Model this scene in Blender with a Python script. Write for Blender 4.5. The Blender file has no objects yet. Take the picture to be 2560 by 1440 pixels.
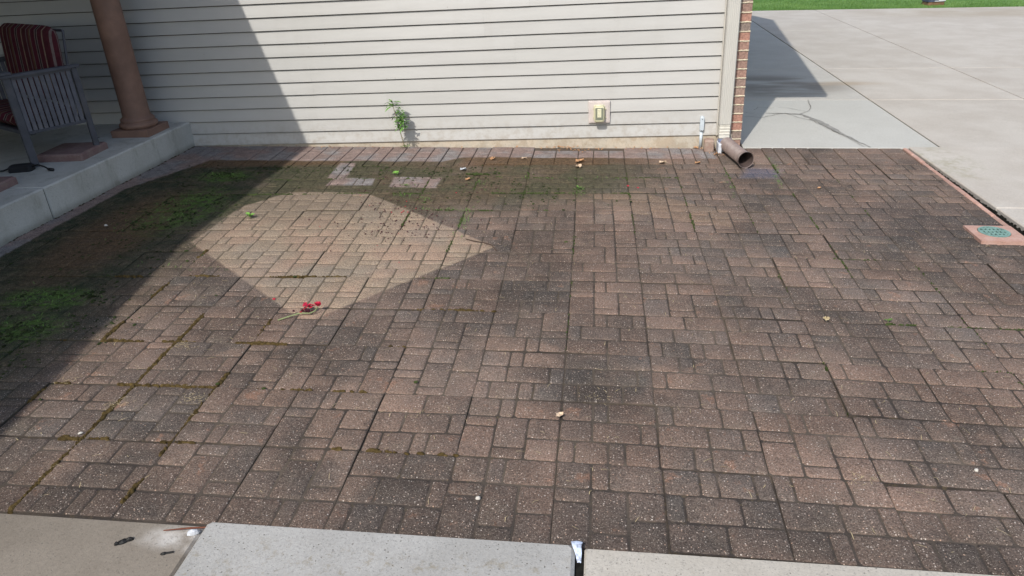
import bpy, bmesh, math, random
from mathutils import Vector, Matrix, noise as mnoise
R = math.radians
rnd = random.Random(7)
C = bpy.context.scene.collection
scn = bpy.context.scene

# ---------------------------------------------------------------- camera, sky, sun, exposure
cam_d = bpy.data.cameras.new('camera'); cam = bpy.data.objects.new('camera', cam_d); C.objects.link(cam)
r_ = Vector((0.99258806, 0.11054416, -0.05048687)); u_ = Vector((-0.00393707, 0.44446784, 0.89578616)); f_ = Vector((-0.12146371, 0.88894788, -0.44160869))
M = Matrix.Identity(4)
for k in range(3):
    M[k][0] = r_[k]; M[k][1] = u_[k]; M[k][2] = -f_[k]
M.translation = Vector((0.31775, -6.61478, 1.74493))
cam.matrix_world = M
cam_d.sensor_width = 36; cam_d.lens = 36 * 1823.93 / 2560; cam_d.clip_start = 0.05; cam_d.clip_end = 1000
scn.camera = cam
SUN_AZ, SUN_EL = R(19.6), R(47)
w = bpy.data.worlds.new('World'); scn.world = w; w.use_nodes = True
wn = w.node_tree; wn.nodes.clear()
sky = wn.nodes.new('ShaderNodeTexSky'); sky.sky_type = 'NISHITA'; sky.sun_disc = False
sky.sun_elevation = SUN_EL; sky.sun_rotation = R(180) + SUN_AZ; sky.air_density = 1.2; sky.dust_density = 2.0
bg = wn.nodes.new('ShaderNodeBackground'); bg.inputs[1].default_value = 0.15
wo = wn.nodes.new('ShaderNodeOutputWorld')
wn.links.new(sky.outputs[0], bg.inputs[0]); wn.links.new(bg.outputs[0], wo.inputs[0])
sd = bpy.data.lights.new('sun', 'SUN'); sd.energy = 3.25; sd.angle = R(0.6); sd.color = (1.0, 0.95, 0.88)
sun = bpy.data.objects.new('sun', sd); C.objects.link(sun)
tr = Vector((math.sin(SUN_AZ) * math.cos(SUN_EL), math.cos(SUN_AZ) * math.cos(SUN_EL), -math.sin(SUN_EL)))
sun.rotation_euler = tr.to_track_quat('-Z', 'Y').to_euler(); sun.location = (-3, -8, 12)
scn.view_settings.view_transform = 'Standard'; scn.view_settings.look = 'None'
scn.view_settings.gamma = 1; scn.view_settings.use_curve_mapping = False; scn.view_settings.exposure = 0.24
scn.render.resolution_x = 1024; scn.render.resolution_y = 576

# ---------------------------------------------------------------- ground plane of the place
SX, SY, Z0 = -0.0242, 0.0034, -0.0839
def gz(x, y): return Z0 + SX * x + SY * y
def G(x, y, dz=0.0): return Vector((x, y, gz(x, y) + dz))

# ---------------------------------------------------------------- node helpers
class NT:
    def __init__(s, name, rough=0.85, spec=0.3):
        s.mat = bpy.data.materials.new(name); s.mat.use_nodes = True
        s.t = s.mat.node_tree; s.t.nodes.clear()
        s.out = s.t.nodes.new('ShaderNodeOutputMaterial'); s.b = s.t.nodes.new('ShaderNodeBsdfPrincipled')
        s.t.links.new(s.b.outputs[0], s.out.inputs[0])
        s.set('Roughness', rough); s.set('Specular IOR Level', spec)
        s._p = None
    def set(s, k, v): s.plug(v, s.b.inputs[k])
    def plug(s, v, sock):
        if isinstance(v, bpy.types.NodeSocket): s.t.links.new(v, sock)
        elif isinstance(v, (tuple, list)) and len(v) == 3 and sock.type == 'RGBA': sock.default_value = (*v, 1)
        else: sock.default_value = v
    def n(s, ty): return s.t.nodes.new(ty)
    def pos(s):
        if s._p is None: s._p = s.n('ShaderNodeNewGeometry').outputs['Position']
        return s._p
    def obj(s): return s.n('ShaderNodeTexCoord').outputs['Object']
    def info(s): return s.n('ShaderNodeObjectInfo')
    def m(s, op, a, b=0.0, c=0.0, clamp=False):
        n = s.n('ShaderNodeMath'); n.operation = op; n.use_clamp = clamp
        s.plug(a, n.inputs[0]); s.plug(b, n.inputs[1]); s.plug(c, n.inputs[2]); return n.outputs[0]
    def sep(s, v):
        n = s.n('ShaderNodeSeparateXYZ'); s.plug(v, n.inputs[0]); return n.outputs
    def comb(s, x, y, z):
        n = s.n('ShaderNodeCombineXYZ'); s.plug(x, n.inputs[0]); s.plug(y, n.inputs[1]); s.plug(z, n.inputs[2]); return n.outputs[0]
    def scale(s, v, k):
        n = s.n('ShaderNodeVectorMath'); n.operation = 'MULTIPLY'; s.plug(v, n.inputs[0]); n.inputs[1].default_value = k; return n.outputs[0]
    def add(s, v, w):
        n = s.n('ShaderNodeVectorMath'); n.operation = 'ADD'; s.plug(v, n.inputs[0]); s.plug(w, n.inputs[1]); return n.outputs[0]
    def noise(s, scale, detail=2, rough=0.5, vec=None, col=False):
        n = s.n('ShaderNodeTexNoise'); s.plug(vec if vec is not None else s.pos(), n.inputs['Vector'])
        n.inputs['Scale'].default_value = scale; n.inputs['Detail'].default_value = detail; n.inputs['Roughness'].default_value = rough
        return n.outputs['Color' if col else 'Fac']
    def vor(s, scale, vec=None, rand=1.0, feature='F1'):
        n = s.n('ShaderNodeTexVoronoi'); n.feature = feature; s.plug(vec if vec is not None else s.pos(), n.inputs['Vector'])
        n.inputs['Scale'].default_value = scale; n.inputs['Randomness'].default_value = rand
        return n.outputs
    def mix(s, f, a, b, mode='MIX'):
        n = s.n('ShaderNodeMix'); n.data_type = 'RGBA'; n.blend_type = mode
        s.plug(f, n.inputs[0]); s.plug(a, n.inputs[6]); s.plug(b, n.inputs[7]); return n.outputs[2]
    def step(s, v, a, b, lo=0.0, hi=1.0):
        n = s.n('ShaderNodeMapRange'); n.interpolation_type = 'SMOOTHSTEP'
        s.plug(v, n.inputs[0]); n.inputs[1].default_value = a; n.inputs[2].default_value = b; n.inputs[3].default_value = lo; n.inputs[4].default_value = hi
        return n.outputs[0]
    def bright(s, col, f):
        n = s.n('ShaderNodeVectorMath'); n.operation = 'SCALE'; s.plug(col, n.inputs[0]); s.plug(f, n.inputs['Scale']); return n.outputs[0]
    def bump(s, h, dist, strength=1.0, prev=None):
        n = s.n('ShaderNodeBump'); n.inputs['Distance'].default_value = dist; n.inputs['Strength'].default_value = strength
        s.plug(h, n.inputs['Height'])
        if prev is not None: s.plug(prev, n.inputs['Normal'])
        return n.outputs[0]
    def poly(s, X, Y, pts, soft):
        d = None; n = len(pts)
        for k in range(n):
            (x0, y0), (x1, y1) = pts[k], pts[(k + 1) % n]
            L = math.hypot(x1 - x0, y1 - y0); a = -(y1 - y0) / L; b = (x1 - x0) / L; c = -(a * x0 + b * y0)
            e = s.m('MULTIPLY_ADD', X, a, s.m('MULTIPLY_ADD', Y, b, c))
            d = e if d is None else s.m('MINIMUM', d, e)
        return s.step(d, -soft, soft)
    def blob(s, X, Y, cx, cy, rx, ry, soft=1.0):
        a = s.m('MULTIPLY', s.m('SUBTRACT', X, cx), 1 / rx); b = s.m('MULTIPLY', s.m('SUBTRACT', Y, cy), 1 / ry)
        q = s.m('SQRT', s.m('ADD', s.m('MULTIPLY', a, a), s.m('MULTIPLY', b, b)))
        return s.step(q, 1 + soft * .5, 1 - soft * .5)

def simple(name, col, rough=0.6, spec=0.3, var=0.15, scale=30, bump=0.0, bscale=200, metal=0.0, dirt=None):
    m = NT(name, rough, spec); f = m.noise(scale, 4, .6)
    c = m.bright(col_sock(m, col), m.step(f, .25, .75, 1 - var, 1 + var))
    if dirt: c = m.mix(m.step(m.noise(scale * .35, 5, .65), .5, .7), c, dirt)
    m.set('Base Color', c); m.set('Metallic', metal)
    if bump: m.set('Normal', m.bump(m.noise(bscale, 3, .6), bump))
    return m.mat
def col_sock(m, col):
    n = m.n('ShaderNodeRGB'); n.outputs[0].default_value = (*col, 1); return n.outputs[0]

# ---------------------------------------------------------------- materials
def paver_mat(name, joint=False):
    m = NT(name, .92, .18)
    P = m.pos(); W = m.noise(9, 6, .72, col=True)
    Pw = m.add(P, m.scale(m.add(W, (-.5, -.5, -.5)), (.07, .07, 0)))
    s = m.sep(Pw); X, Y = s[0], s[1]
    ps = m.sep(P); x0, y0 = ps[0], ps[1]
    if joint:
        base = m.mix(m.step(m.noise(3, 3), .4, .65), (.045, .037, .032), (.085, .069, .054))
        base = m.mix(m.step(m.noise(60, 2), .55, .7), base, (.09, .07, .045))
        base = m.mix(m.m('MULTIPLY', m.step(m.noise(2.3, 4, .7, vec=m.add(P, (5, 8, 1))), .46, .66), .75), base, (.135, .108, .085))
        tone = None
    else:
        inf = m.info(); cs = m.n('ShaderNodeSeparateColor'); m.plug(inf.outputs['Color'], cs.inputs[0])
        tone, grey, lum = cs.outputs[0], cs.outputs[1], cs.outputs[2]
        # pigment: dark charcoal brown to salmon, greyed on some faces, blended across each stone
        nb = m.noise(4.2, 3, .6); 
        t = m.m('ADD', tone, m.m('MULTIPLY', m.m('SUBTRACT', nb, .5), 1.5), clamp=True)
        base = m.mix(t, (.098, .079, .067), (.180, .122, .094))
        g = m.m('ADD', grey, m.m('MULTIPLY', m.m('SUBTRACT', m.noise(2.6, 4, .6, vec=m.add(P, (7, 3, 1))), .55), 2.4), clamp=True)
        base = m.mix(m.m('MULTIPLY', g, .6), base, (.100, .097, .092))
        # grime drifting over the whole patio
        gr = m.noise(1.25, 4, .62, vec=m.add(P, (2, 5, 0)))
        base = m.bright(base, m.step(gr, .32, .66, .72, 1.26))
        pk = m.step(m.noise(2.1, 3, .6, vec=m.add(P, (11, 1, 4))), .56, .70)
        base = m.mix(m.m('MULTIPLY', pk, .6), base, (.225, .155, .118))
        sal = m.step(m.noise(7.5, 4, .7, vec=m.add(P, (21, 2, 4))), .62, .70)
        base = m.mix(m.m('MULTIPLY', sal, .55), base, (.27, .150, .100))
        tan = m.step(m.noise(5.5, 5, .7, vec=m.add(P, (1, 31, 4))), .52, .68)
        base = m.mix(m.m('MULTIPLY', tan, .30), base, (.185, .150, .115))
        base = m.bright(base, m.m('MULTIPLY_ADD', lum, .3, .85))
        dk = m.m('MAXIMUM', m.blob(X, Y, -.15, -2.75, 1.0, .55, 1.2), m.blob(X, Y, .55, -3.7, .5, .75, 1.2))
        base = m.bright(base, m.m('MULTIPLY_ADD', dk, -.12, 1.0))
    # grimy front edge by the walk and the damp corner by the drain
    fe = m.step(y0, -4.45, -4.80)
    base = m.mix(m.m('MULTIPLY', fe, .45), base, (.045, .038, .034))
    dr = m.blob(X, Y, 2.5, -1.75, .75, .35, .9)
    base = m.mix(m.m('MULTIPLY', dr, .5), base, (.05, .045, .043))
    # algae film: in the shaded left and along the back
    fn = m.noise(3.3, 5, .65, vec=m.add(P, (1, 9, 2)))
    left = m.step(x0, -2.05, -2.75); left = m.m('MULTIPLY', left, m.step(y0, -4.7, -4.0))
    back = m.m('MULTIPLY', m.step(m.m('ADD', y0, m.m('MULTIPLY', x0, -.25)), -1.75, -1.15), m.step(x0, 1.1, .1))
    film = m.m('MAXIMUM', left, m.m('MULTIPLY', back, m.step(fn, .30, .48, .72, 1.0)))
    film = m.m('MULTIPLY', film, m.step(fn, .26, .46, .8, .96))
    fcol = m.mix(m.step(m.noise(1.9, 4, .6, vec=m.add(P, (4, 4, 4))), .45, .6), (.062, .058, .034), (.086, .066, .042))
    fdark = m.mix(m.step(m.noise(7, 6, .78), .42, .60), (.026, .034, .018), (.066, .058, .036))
    fcol = m.mix(m.step(x0, -2.0, -2.6), fcol, fdark)  # algae tone, with the porch shade also darkened into its colour
    rust = m.m('MAXIMUM', m.poly(X, Y, [(-3.3, -.72), (-1.95, -.60), (-1.95, -.47), (-3.3, -.47)], .05), m.blob(X, Y, -3.05, -2.2, .30, .8, .9))
    rust = m.m('MAXIMUM', rust, m.poly(X, Y, [(-.9, -.62), (1.3, -.45), (1.3, -.3), (-.9, -.36)], .04))
    fcol = m.mix(m.m('MULTIPLY', rust, .75), fcol, (.105, .062, .034))
    gb = None
    for (cx, cy, rx, ry) in ((-2.86, -.95, .22, .14), (-2.78, -1.75, .26, .42), (-2.84, -3.2, .24, .13), (-2.72, -3.55, .2, .14), (-3.0, -3.9, .3, .2)):
        b = m.blob(X, Y, cx, cy, rx, ry, 1.1); gb = b if gb is None else m.m('MAXIMUM', gb, b)
    gb = m.m('MULTIPLY', gb, m.step(m.noise(22, 4, .7), .38, .62))
    fcol = m.bright(fcol, m.step(m.noise(38, 4, .8), .3, .7, .6, 1.5))
    fcol = m.mix(m.m('MULTIPLY', gb, .75), fcol, (.080, .160, .024))
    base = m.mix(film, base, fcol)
    # never-fouled strips by wall and porch
    Xs = m.m('ADD', x0, m.m('MULTIPLY', m.m('SUBTRACT', m.noise(14, 3), .5), .04)); Ys = m.m('ADD', y0, m.m('MULTIPLY', m.m('SUBTRACT', m.noise(5, 4, .6), .5), .10))
    cw = m.step(m.m('ADD', Ys, m.step(x0, -1.1, -.9, .0, -.14)), -.50, -.475)
    cw = m.m('MAXIMUM', cw, m.step(m.m('ADD', Xs, m.m('MULTIPLY', Ys, -.022)), -3.505, -3.535))
    cw = m.m('MAXIMUM', cw, m.poly(X, Y, [(-3.62, -1.5), (-3.20, -.42), (-3.9, -.2)], .012))
    for q in ([(-1.90, -1.16), (-1.52, -1.15), (-1.54, -.965), (-1.90, -.965)], [(-1.37, -1.175), (-.99, -1.18), (-.99, -.93), (-1.39, -.93)],
              [(-1.95, -.98), (-1.79, -.98), (-1.84, -.55), (-1.98, -.55)]):
        cw = m.m('MAXIMUM', cw, m.poly(m.m('MULTIPLY_ADD', m.m('SUBTRACT', X, x0), .4, x0), m.m('MULTIPLY_ADD', m.m('SUBTRACT', Y, y0), .4, y0), q, .012))
    cw = m.m('MULTIPLY', cw, m.step(x0, 1.32, 1.27))
    cc = (.10, .08, .065) if joint else m.mix(m.step(m.noise(3.2, 3), .42, .6), (.30, .225, .20), (.27, .25, .245))
    if not joint: cc = m.bright(cc, m.step(m.noise(17, 4, .7), .3, .7, .62, .92))
    # the diamond-shaped cleaner patch
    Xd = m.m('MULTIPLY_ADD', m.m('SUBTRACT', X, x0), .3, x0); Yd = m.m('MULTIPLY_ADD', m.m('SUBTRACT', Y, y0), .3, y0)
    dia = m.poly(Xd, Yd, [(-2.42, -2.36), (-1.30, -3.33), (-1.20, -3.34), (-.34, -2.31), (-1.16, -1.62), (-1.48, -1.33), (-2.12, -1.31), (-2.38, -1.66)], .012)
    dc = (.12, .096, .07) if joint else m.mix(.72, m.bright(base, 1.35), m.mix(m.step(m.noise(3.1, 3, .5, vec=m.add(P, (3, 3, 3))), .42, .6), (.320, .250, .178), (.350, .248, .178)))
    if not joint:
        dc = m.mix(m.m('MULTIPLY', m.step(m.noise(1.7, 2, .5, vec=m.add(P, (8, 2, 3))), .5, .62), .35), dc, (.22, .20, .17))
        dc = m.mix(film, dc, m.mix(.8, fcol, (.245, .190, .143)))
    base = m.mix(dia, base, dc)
    p2 = m.poly(Xd, Yd, [(.20, -1.30), (.56, -1.70), (1.2, -1.93), (1.2, -1.62), (.58, -1.22)], .012)
    base = m.mix(m.m('MULTIPLY', p2, .38 if not joint else 0.0), base, (.24, .165, .11))
    base = m.mix(cw, base, cc)
    wet = m.poly(X, Y, [(1.42, -.86), (1.7, -.86), (1.78, -.62), (1.5, -.60)], .05)
    base = m.mix(m.m('MULTIPLY', wet, .55), base, (.09, .10, .15))
    if not joint:
        # exposed aggregate
        amt = m.m('SUBTRACT', 1.0, m.m('MULTIPLY', film, m.m('SUBTRACT', .8, m.m('MULTIPLY', dia, .6))), clamp=True)
        gnz = m.noise(150, 3, .75)
        base = m.bright(base, m.step(gnz, .30, .70, .48, 1.45))
        v = m.vor(165); cr = m.sep(v['Color'])[0]
        dot = m.m('MULTIPLY', m.step(v['Distance'], .36, .22), m.step(cr, .42, .55))
        base = m.mix(m.m('MULTIPLY', m.m('MULTIPLY', dot, amt), .66), base, (.40, .345, .29))
        v2 = m.vor(84); cr2 = m.sep(v2['Color'])
        dot2 = m.m('MULTIPLY', m.step(v2['Distance'], .26, .16), m.step(cr2[0], .55, .62))
        base = m.mix(m.m('MULTIPLY', m.m('MULTIPLY', dot2, amt), .85), base, m.mix(cr2[1], (.58, .52, .46), (.42, .27, .19)))
        v3 = m.vor(95, vec=m.add(P, (3, 1, 5))); pit = m.m('MULTIPLY', m.step(v3['Distance'], .20, .12), m.step(m.sep(v3['Color'])[0], .80, .85))
        base = m.mix(m.m('MULTIPLY', pit, .7), base, (.02, .017, .015))
        h = m.m('ADD', m.m('MULTIPLY', gnz, .6), m.m('SUBTRACT', m.m('MULTIPLY', dot, .6), pit))
        m.set('Normal', m.bump(h, .0030, 1.0, m.bump(m.noise(26, 3, .6), .007, .9)))
    else:
        m.set('Normal', m.bump(m.noise(120, 3, .7), .004))
    m.set('Base Color', base)
    return m.mat

def concrete_mat(name, col, col2, pits=.5, stain=None, mottle=2.0, broom=None, tint=True):
    m = NT(name, .88, .25); P = m.pos(); s = m.sep(P); X, Y = s[0], s[1]
    base = m.mix(m.step(m.noise(mottle, 5, .62), .35, .68), col, col2)
    if tint:
        inf = m.info(); cs = m.n('ShaderNodeSeparateColor'); m.plug(inf.outputs['Color'], cs.inputs[0])
        base = m.bright(base, m.m('MULTIPLY_ADD', cs.outputs[0], .3, .85))
        base = m.mix(m.m('MULTIPLY', cs.outputs[1], .6), base, (.42, .44, .42))
    base = m.bright(base, m.step(m.noise(90, 3, .7), .25, .75, .90, 1.08))
    v = m.vor(70); pit = m.m('MULTIPLY', m.step(v['Distance'], .22, .10), m.step(m.sep(v['Color'])[0], 1 - .25 * pits, 1.02 - .22 * pits))
    base = m.mix(m.m('MULTIPLY', pit, pits), base, (.13, .12, .10))
    if stain == 'drive':
        n1 = m.noise(1, 4, .6, vec=m.scale(P, (.5, 1.6, 1)))
        st = m.m('MULTIPLY', m.blob(X, Y, 2.3, 2.75, .95, .6, .7), m.step(n1, .38, .55))
        st = m.m('MAXIMUM', st, m.m('MULTIPLY', m.blob(X, Y, 2.3, 4.9, .8, .5, .8), m.step(n1, .45, .62)))
        base = m.mix(m.m('MULTIPLY', st, .62), base, (.15, .125, .10))
        n2 = m.noise(1, 4, .6, vec=m.scale(P, (.9, 1.0, 1)))
        st2 = m.m('MULTIPLY', m.blob(X, Y, 3.1, 2.85, .55, .12, 1.0), m.step(n2, .3, .6))
        base = m.mix(m.m('MULTIPLY', st2, .45), base, (.33, .25, .16))
        st3 = m.m('MULTIPLY', m.blob(X, Y, 8.8, 10.0, 3.2, .9, .9), m.step(n2, .25, .6))
        base = m.mix(m.m('MULTIPLY', st3, .5), base, (.30, .25, .18))
        st4 = m.m('MULTIPLY', m.blob(X, Y, 3.12, -.45, .22, .45, 1.1), m.step(m.noise(9, 4, .7), .40, .66))
        base = m.mix(m.m('MULTIPLY', st4, .4), base, (.22, .21, .11))
    if stain == 'spots':
        n1 = m.noise(22, 6, .78); band = m.m('MULTIPLY', m.step(Y, -4.86, -4.95), m.step(n1, .52, .66))
        base = m.mix(m.m('MULTIPLY', band, .5), base, (.20, .165, .10))
        base = m.mix(m.m('MULTIPLY', m.step(m.noise(130, 2, .6), .58, .66), .42), base, (.15, .15, .14))
    if stain == 'dirty':
        n1 = m.noise(7, 4, .6)
        base = m.mix(m.m('MULTIPLY', m.m('MULTIPLY', m.blob(X, Y, -1.09, -4.89, .15, .05, 1.2), m.step(n1, .3, .6)), .8), base, (.55, .53, .50))
        base = m.mix(m.m('MULTIPLY', m.step(m.noise(110, 2, .6), .6, .68), .4), base, (.10, .085, .07))
    if stain == 'riser':
        z = s[2]
        base = m.mix(m.m('MULTIPLY', m.step(m.noise(1, 5, .7, vec=m.scale(P, (6, 6, 2.2))), .50, .68), .35), base, (.17, .16, .11))
        base = m.mix(m.m('MULTIPLY', m.step(z, .06, .0), .5), base, (.11, .11, .08))
    if stain == 'found':
        base = m.mix(m.m('MULTIPLY', m.step(m.noise(6, 5, .7), .47, .6), .4), base, (.30, .22, .14))
    m.set('Base Color', base)
    m.set('Normal', m.bump(m.m('SUBTRACT', m.noise(160, 3, .7), m.m('MULTIPLY', pit, .8)), .0016, .9))
    return m.mat

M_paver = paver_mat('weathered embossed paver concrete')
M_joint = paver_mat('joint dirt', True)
M_drive = concrete_mat('driveway concrete', (.405, .370, .325), (.455, .425, .38), .6, 'drive')
M_walk = concrete_mat('pale walk concrete', (.325, .318, .300), (.375, .368, .350), 1.0, 'spots', 3)
M_walk2 = concrete_mat('dirty walk concrete', (.235, .205, .168), (.195, .168, .136), .7, 'dirty', 3)
M_walk3 = concrete_mat('warm walk concrete', (.40, .37, .32), (.44, .41, .36), .8, 'spots', 3)
M_porch = concrete_mat('porch concrete', (.49, .485, .455), (.42, .41, .375), .8, 'riser', 3)
M_found = concrete_mat('foundation concrete', (.52, .45, .355), (.46, .42, .35), 1.0, 'found', 5)
M_red = concrete_mat('pink concrete', (.40, .235, .185), (.45, .30, .25), 1.0, None, 14)
M_block = concrete_mat('plum concrete paver', (.20, .125, .12), (.24, .17, .155), 1.0, None, 14)
M_loose = concrete_mat('worn brick', (.30, .20, .16), (.36, .28, .23), 1.0, None, 20)
M_gapdark = simple('dark wet joint', (.012, .012, .010), .95, .1, .4, 60)
M_crack = simple('crack grime', (.12, .11, .095), .95, .1, .3, 60)
M_crackp = simple('crack patch sealant', (.24, .235, .22), .9, .2, .25, 40)

def siding_mat():
    m = NT('cream vinyl siding', .42, .4); P = m.pos(); s = m.sep(P)
    base = m.mix(m.step(m.noise(1, 4, .6, vec=m.scale(P, (.6, .6, 2))), .35, .65), (.440, .436, .416), (.468, .463, .444))
    st = m.noise(1, 4, .65, vec=m.scale(P, (4, 4, .5)))
    base = m.mix(m.m('MULTIPLY', m.step(st, .5, .75), .14), base, (.36, .345, .315))
    lo = m.step(s[2], .30, -.02); base = m.mix(m.m('MULTIPLY', m.m('MULTIPLY', lo, m.step(m.noise(16, 6, .75), .42, .66)), .45), base, (.28, .235, .18))
    inf = m.info(); cs = m.n('ShaderNodeSeparateColor'); m.plug(inf.outputs['Color'], cs.inputs[0])
    base = m.bright(base, m.m('MULTIPLY_ADD', cs.outputs[0], .06, .97))
    v = m.vor(13, vec=m.add(P, (2, 2, 2))); sp = m.m('MULTIPLY', m.step(v['Distance'], .06, .04), m.step(m.sep(v['Color'])[0], .9, .92))
    base = m.mix(m.m('MULTIPLY', sp, .6), base, (.2, .16, .12))
    m.set('Base Color', base)
    gr = m.noise(1, 4, .7, vec=m.scale(P, (14, 14, 260)))
    m.set('Normal', m.bump(gr, .0007, .6, m.bump(m.noise(1, 2, .5, vec=m.scale(P, (2.2, 1, 9))), .008, .5)))
    return m.mat
M_siding = siding_mat()
M_trim = simple('cream aluminium trim', (.50, .48, .435), .4, .4, .06, 8)
M_soffit = simple('white soffit', (.45, .45, .43), .6, .3, .05, 8)
M_shingle = simple('asphalt shingle', (.12, .11, .10), .9, .2, .3, 30, .003, 120)
M_gutter = simple('cream downspout paint', (.49, .48, .44), .4, .4, .03, 5)
M_crimp = simple('bleached crimped metal', (.58, .56, .49), .4, .4, .12, 30)
def brick_mat():
    m = NT('house brick', .9, .2)
    inf = m.info(); cs = m.n('ShaderNodeSeparateColor'); m.plug(inf.outputs['Color'], cs.inputs[0])
    b = m.mix(cs.outputs[0], (.34, .185, .145), (.23, .195, .17))
    b = m.mix(m.m('MULTIPLY', cs.outputs[1], .5), b, (.48, .27, .20))
    b = m.bright(b, m.step(m.noise(60, 4, .7), .3, .7, .72, 1.25))
    m.set('Base Color', b); m.set('Normal', m.bump(m.noise(120, 3, .7), .003)); return m.mat
M_brick = brick_mat()
M_mortar = simple('cream mortar', (.60, .53, .40), .95, .15, .2, 60, .003, 120)
M_column = simple('terracotta paint', (.225, .135, .102), .6, .25, .16, 7, .0012, 220, dirt=(.19, .12, .095))
M_steel = simple('dusty dark painted steel', (.066, .069, .085), .55, .35, .22, 9, dirt=(.095, .094, .105))
M_slat = simple('dusty grey slat', (.105, .107, .13), .6, .3, .2, 14, dirt=(.14, .138, .155))
M_black = simple('black plastic', (.016, .017, .02), .5, .3, .2, 20)
M_pipe = simple('brown corrugated plastic', (.205, .160, .145), .48, .4, .16, 16, dirt=(.29, .25, .23))
M_pipein = simple('pipe inside', (.075, .055, .05), .6, .3, .2, 16)
M_adapter = simple('bleached adapter', (.60, .64, .70), .4, .4, .1, 20)
M_blueclamp = simple('blue grey band', (.13, .16, .26), .35, .5, .3, 40, dirt=(.40, .45, .55))
M_conduit = simple('pale blue pvc', (.50, .56, .60), .4, .4, .08, 20)
M_outlet = simple('yellowed outlet plastic', (.55, .53, .36), .4, .4, .08, 30)
M_outletw = simple('ivory receptacle', (.68, .66, .47), .4, .4, .05, 30)
M_smoke = simple('smoked cover window', (.20, .215, .165), .2, .5, .1, 30)
M_plate = simple('pinkish mounting block', (.56, .50, .47), .45, .4, .07, 20)
M_dark = simple('slot dark', (.02, .02, .02), .7, .2, .1, 20)
M_grate = simple('green drain grate', (.16, .27, .235), .6, .3, .25, 40)
M_leaf = simple('weed leaf', (.125, .26, .055), .5, .35, .35, 60)
M_leafb = simple('bright sprout leaf', (.19, .40, .07), .5, .35, .2, 60)
M_stem = simple('weed stem', (.26, .22, .13), .7, .2, .2, 60)
M_dry = simple('dry leaf', (.44, .25, .13), .7, .2, .35, 70)
M_dry2 = simple('pale dry leaf', (.55, .42, .30), .7, .2, .25, 70)
M_straw = simple('straw', (.42, .34, .20), .8, .2, .3, 50)
M_mossb = simple('olive brown moss', (.080, .056, .022), .95, .1, .6, 40, .004, 300)
M_mossg = simple('green moss', (.052, .070, .024), .95, .1, .5, 40, .004, 300)
M_weed = simple('joint weed green', (.105, .19, .045), .7, .2, .3, 40)
M_petal = simple('crimson petal', (.42, .012, .045), .55, .3, .3, 60)
M_petald = simple('withered petal', (.05, .010, .018), .7, .2, .4, 60)
M_petalr = simple('red petal bit', (.42, .025, .045), .6, .3, .2, 60)
M_gstem = simple('pale green stem', (.22, .27, .12), .6, .3, .15, 60)
M_twig = simple('twig bark', (.07, .045, .032), .85, .2, .3, 60)
M_char = simple('black debris', (.010, .010, .010), .6, .3, .3, 60)
M_white = simple('chalky white', (.48, .50, .53), .8, .3, .12, 60, .002, 150)
M_foil = simple('pale blue sealant', (.55, .63, .78), .45, .4, .12, 90, dirt=(.12, .13, .17))
M_pebble = simple('white pebble', (.50, .47, .42), .7, .3, .08, 60)
M_postblue = simple('weathered navy metal', (.045, .06, .10), .5, .4, .5, 18)
M_cush = None
def cushion_mat():
    m = NT('striped cushion fabric', .9, .15)
    x = m.sep(m.obj())[0]
    f = m.m('FRACT', m.m('MULTIPLY', x, 2.6))
    n = m.n('ShaderNodeValToRGB'); m.plug(f, n.inputs[0]); cr = n.color_ramp; cr.interpolation = 'CONSTANT'
    stops = [(0, (.28, .21, .16)), (.05, (.085, .020, .028)), (.25, (.20, .155, .15)), (.29, (.09, .02, .03)), (.38, (.13, .075, .045)), (.46, (.20, .16, .15)), (.49, (.10, .016, .032)),
             (.68, (.27, .22, .20)), (.71, (.05, .03, .035)), (.78, (.24, .20, .18)), (.81, (.10, .02, .032))]
    while len(cr.elements) < len(stops): cr.elements.new(.5)
    for e, (p, c) in zip(cr.elements, stops): e.position = p; e.color = (*c, 1)
    b = m.mix(m.step(m.noise(25, 3), .4, .7), n.outputs[0], m.bright(n.outputs[0], .75))
    m.set('Base Color', b); m.set('Normal', m.bump(m.noise(500, 2, .6), .001)); return m.mat
M_cush = cushion_mat()
M_piping = simple('tan cushion side', (.34, .25, .19), .9, .15, .15, 30)
def lawn_mat():
    m = NT('lawn green', .9, .15)
    b = m.mix(m.step(m.noise(1.2, 4, .65), .35, .65), (.090, .180, .042), (.135, .235, .065))
    b = m.bright(b, m.step(m.noise(45, 3, .7), .3, .7, .65, 1.35)); m.set('Base Color', b); return m.mat
M_lawn = lawn_mat()
M_soil = simple('soil', (.07, .055, .038), .95, .1, .3, 3)

# ---------------------------------------------------------------- mesh helpers
def mk(name, verts, faces, mat, parent=None, loc=None, smooth=False):
    me = bpy.data.meshes.new(name); me.from_pydata([tuple(v) for v in verts], [], faces); me.update()
    me.materials.append(mat)
    if smooth: me.polygons.foreach_set('use_smooth', [True] * len(me.polygons))
    o = bpy.data.objects.new(name, me); C.objects.link(o)
    if loc is not None: o.location = loc
    if parent is not None: o.parent = parent
    return o
def inst(name, me, parent=None, mat=None):
    o = bpy.data.objects.new(name, me); C.objects.link(o)
    if parent is not None: o.parent = parent
    return o
def tag(o, label=None, cat=None, group=None, kind=None):
    if label: o['label'] = label
    if cat: o['category'] = cat
    if group: o['group'] = group
    if kind: o['kind'] = kind
    return o
def empty(name, loc=(0, 0, 0), rz=0, label=None, cat=None, group=None, kind=None):
    o = bpy.data.objects.new(name, None); C.objects.link(o); o.location = loc; o.rotation_euler = (0, 0, rz)
    o.empty_display_size = .1
    return tag(o, label, cat, group, kind)
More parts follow.
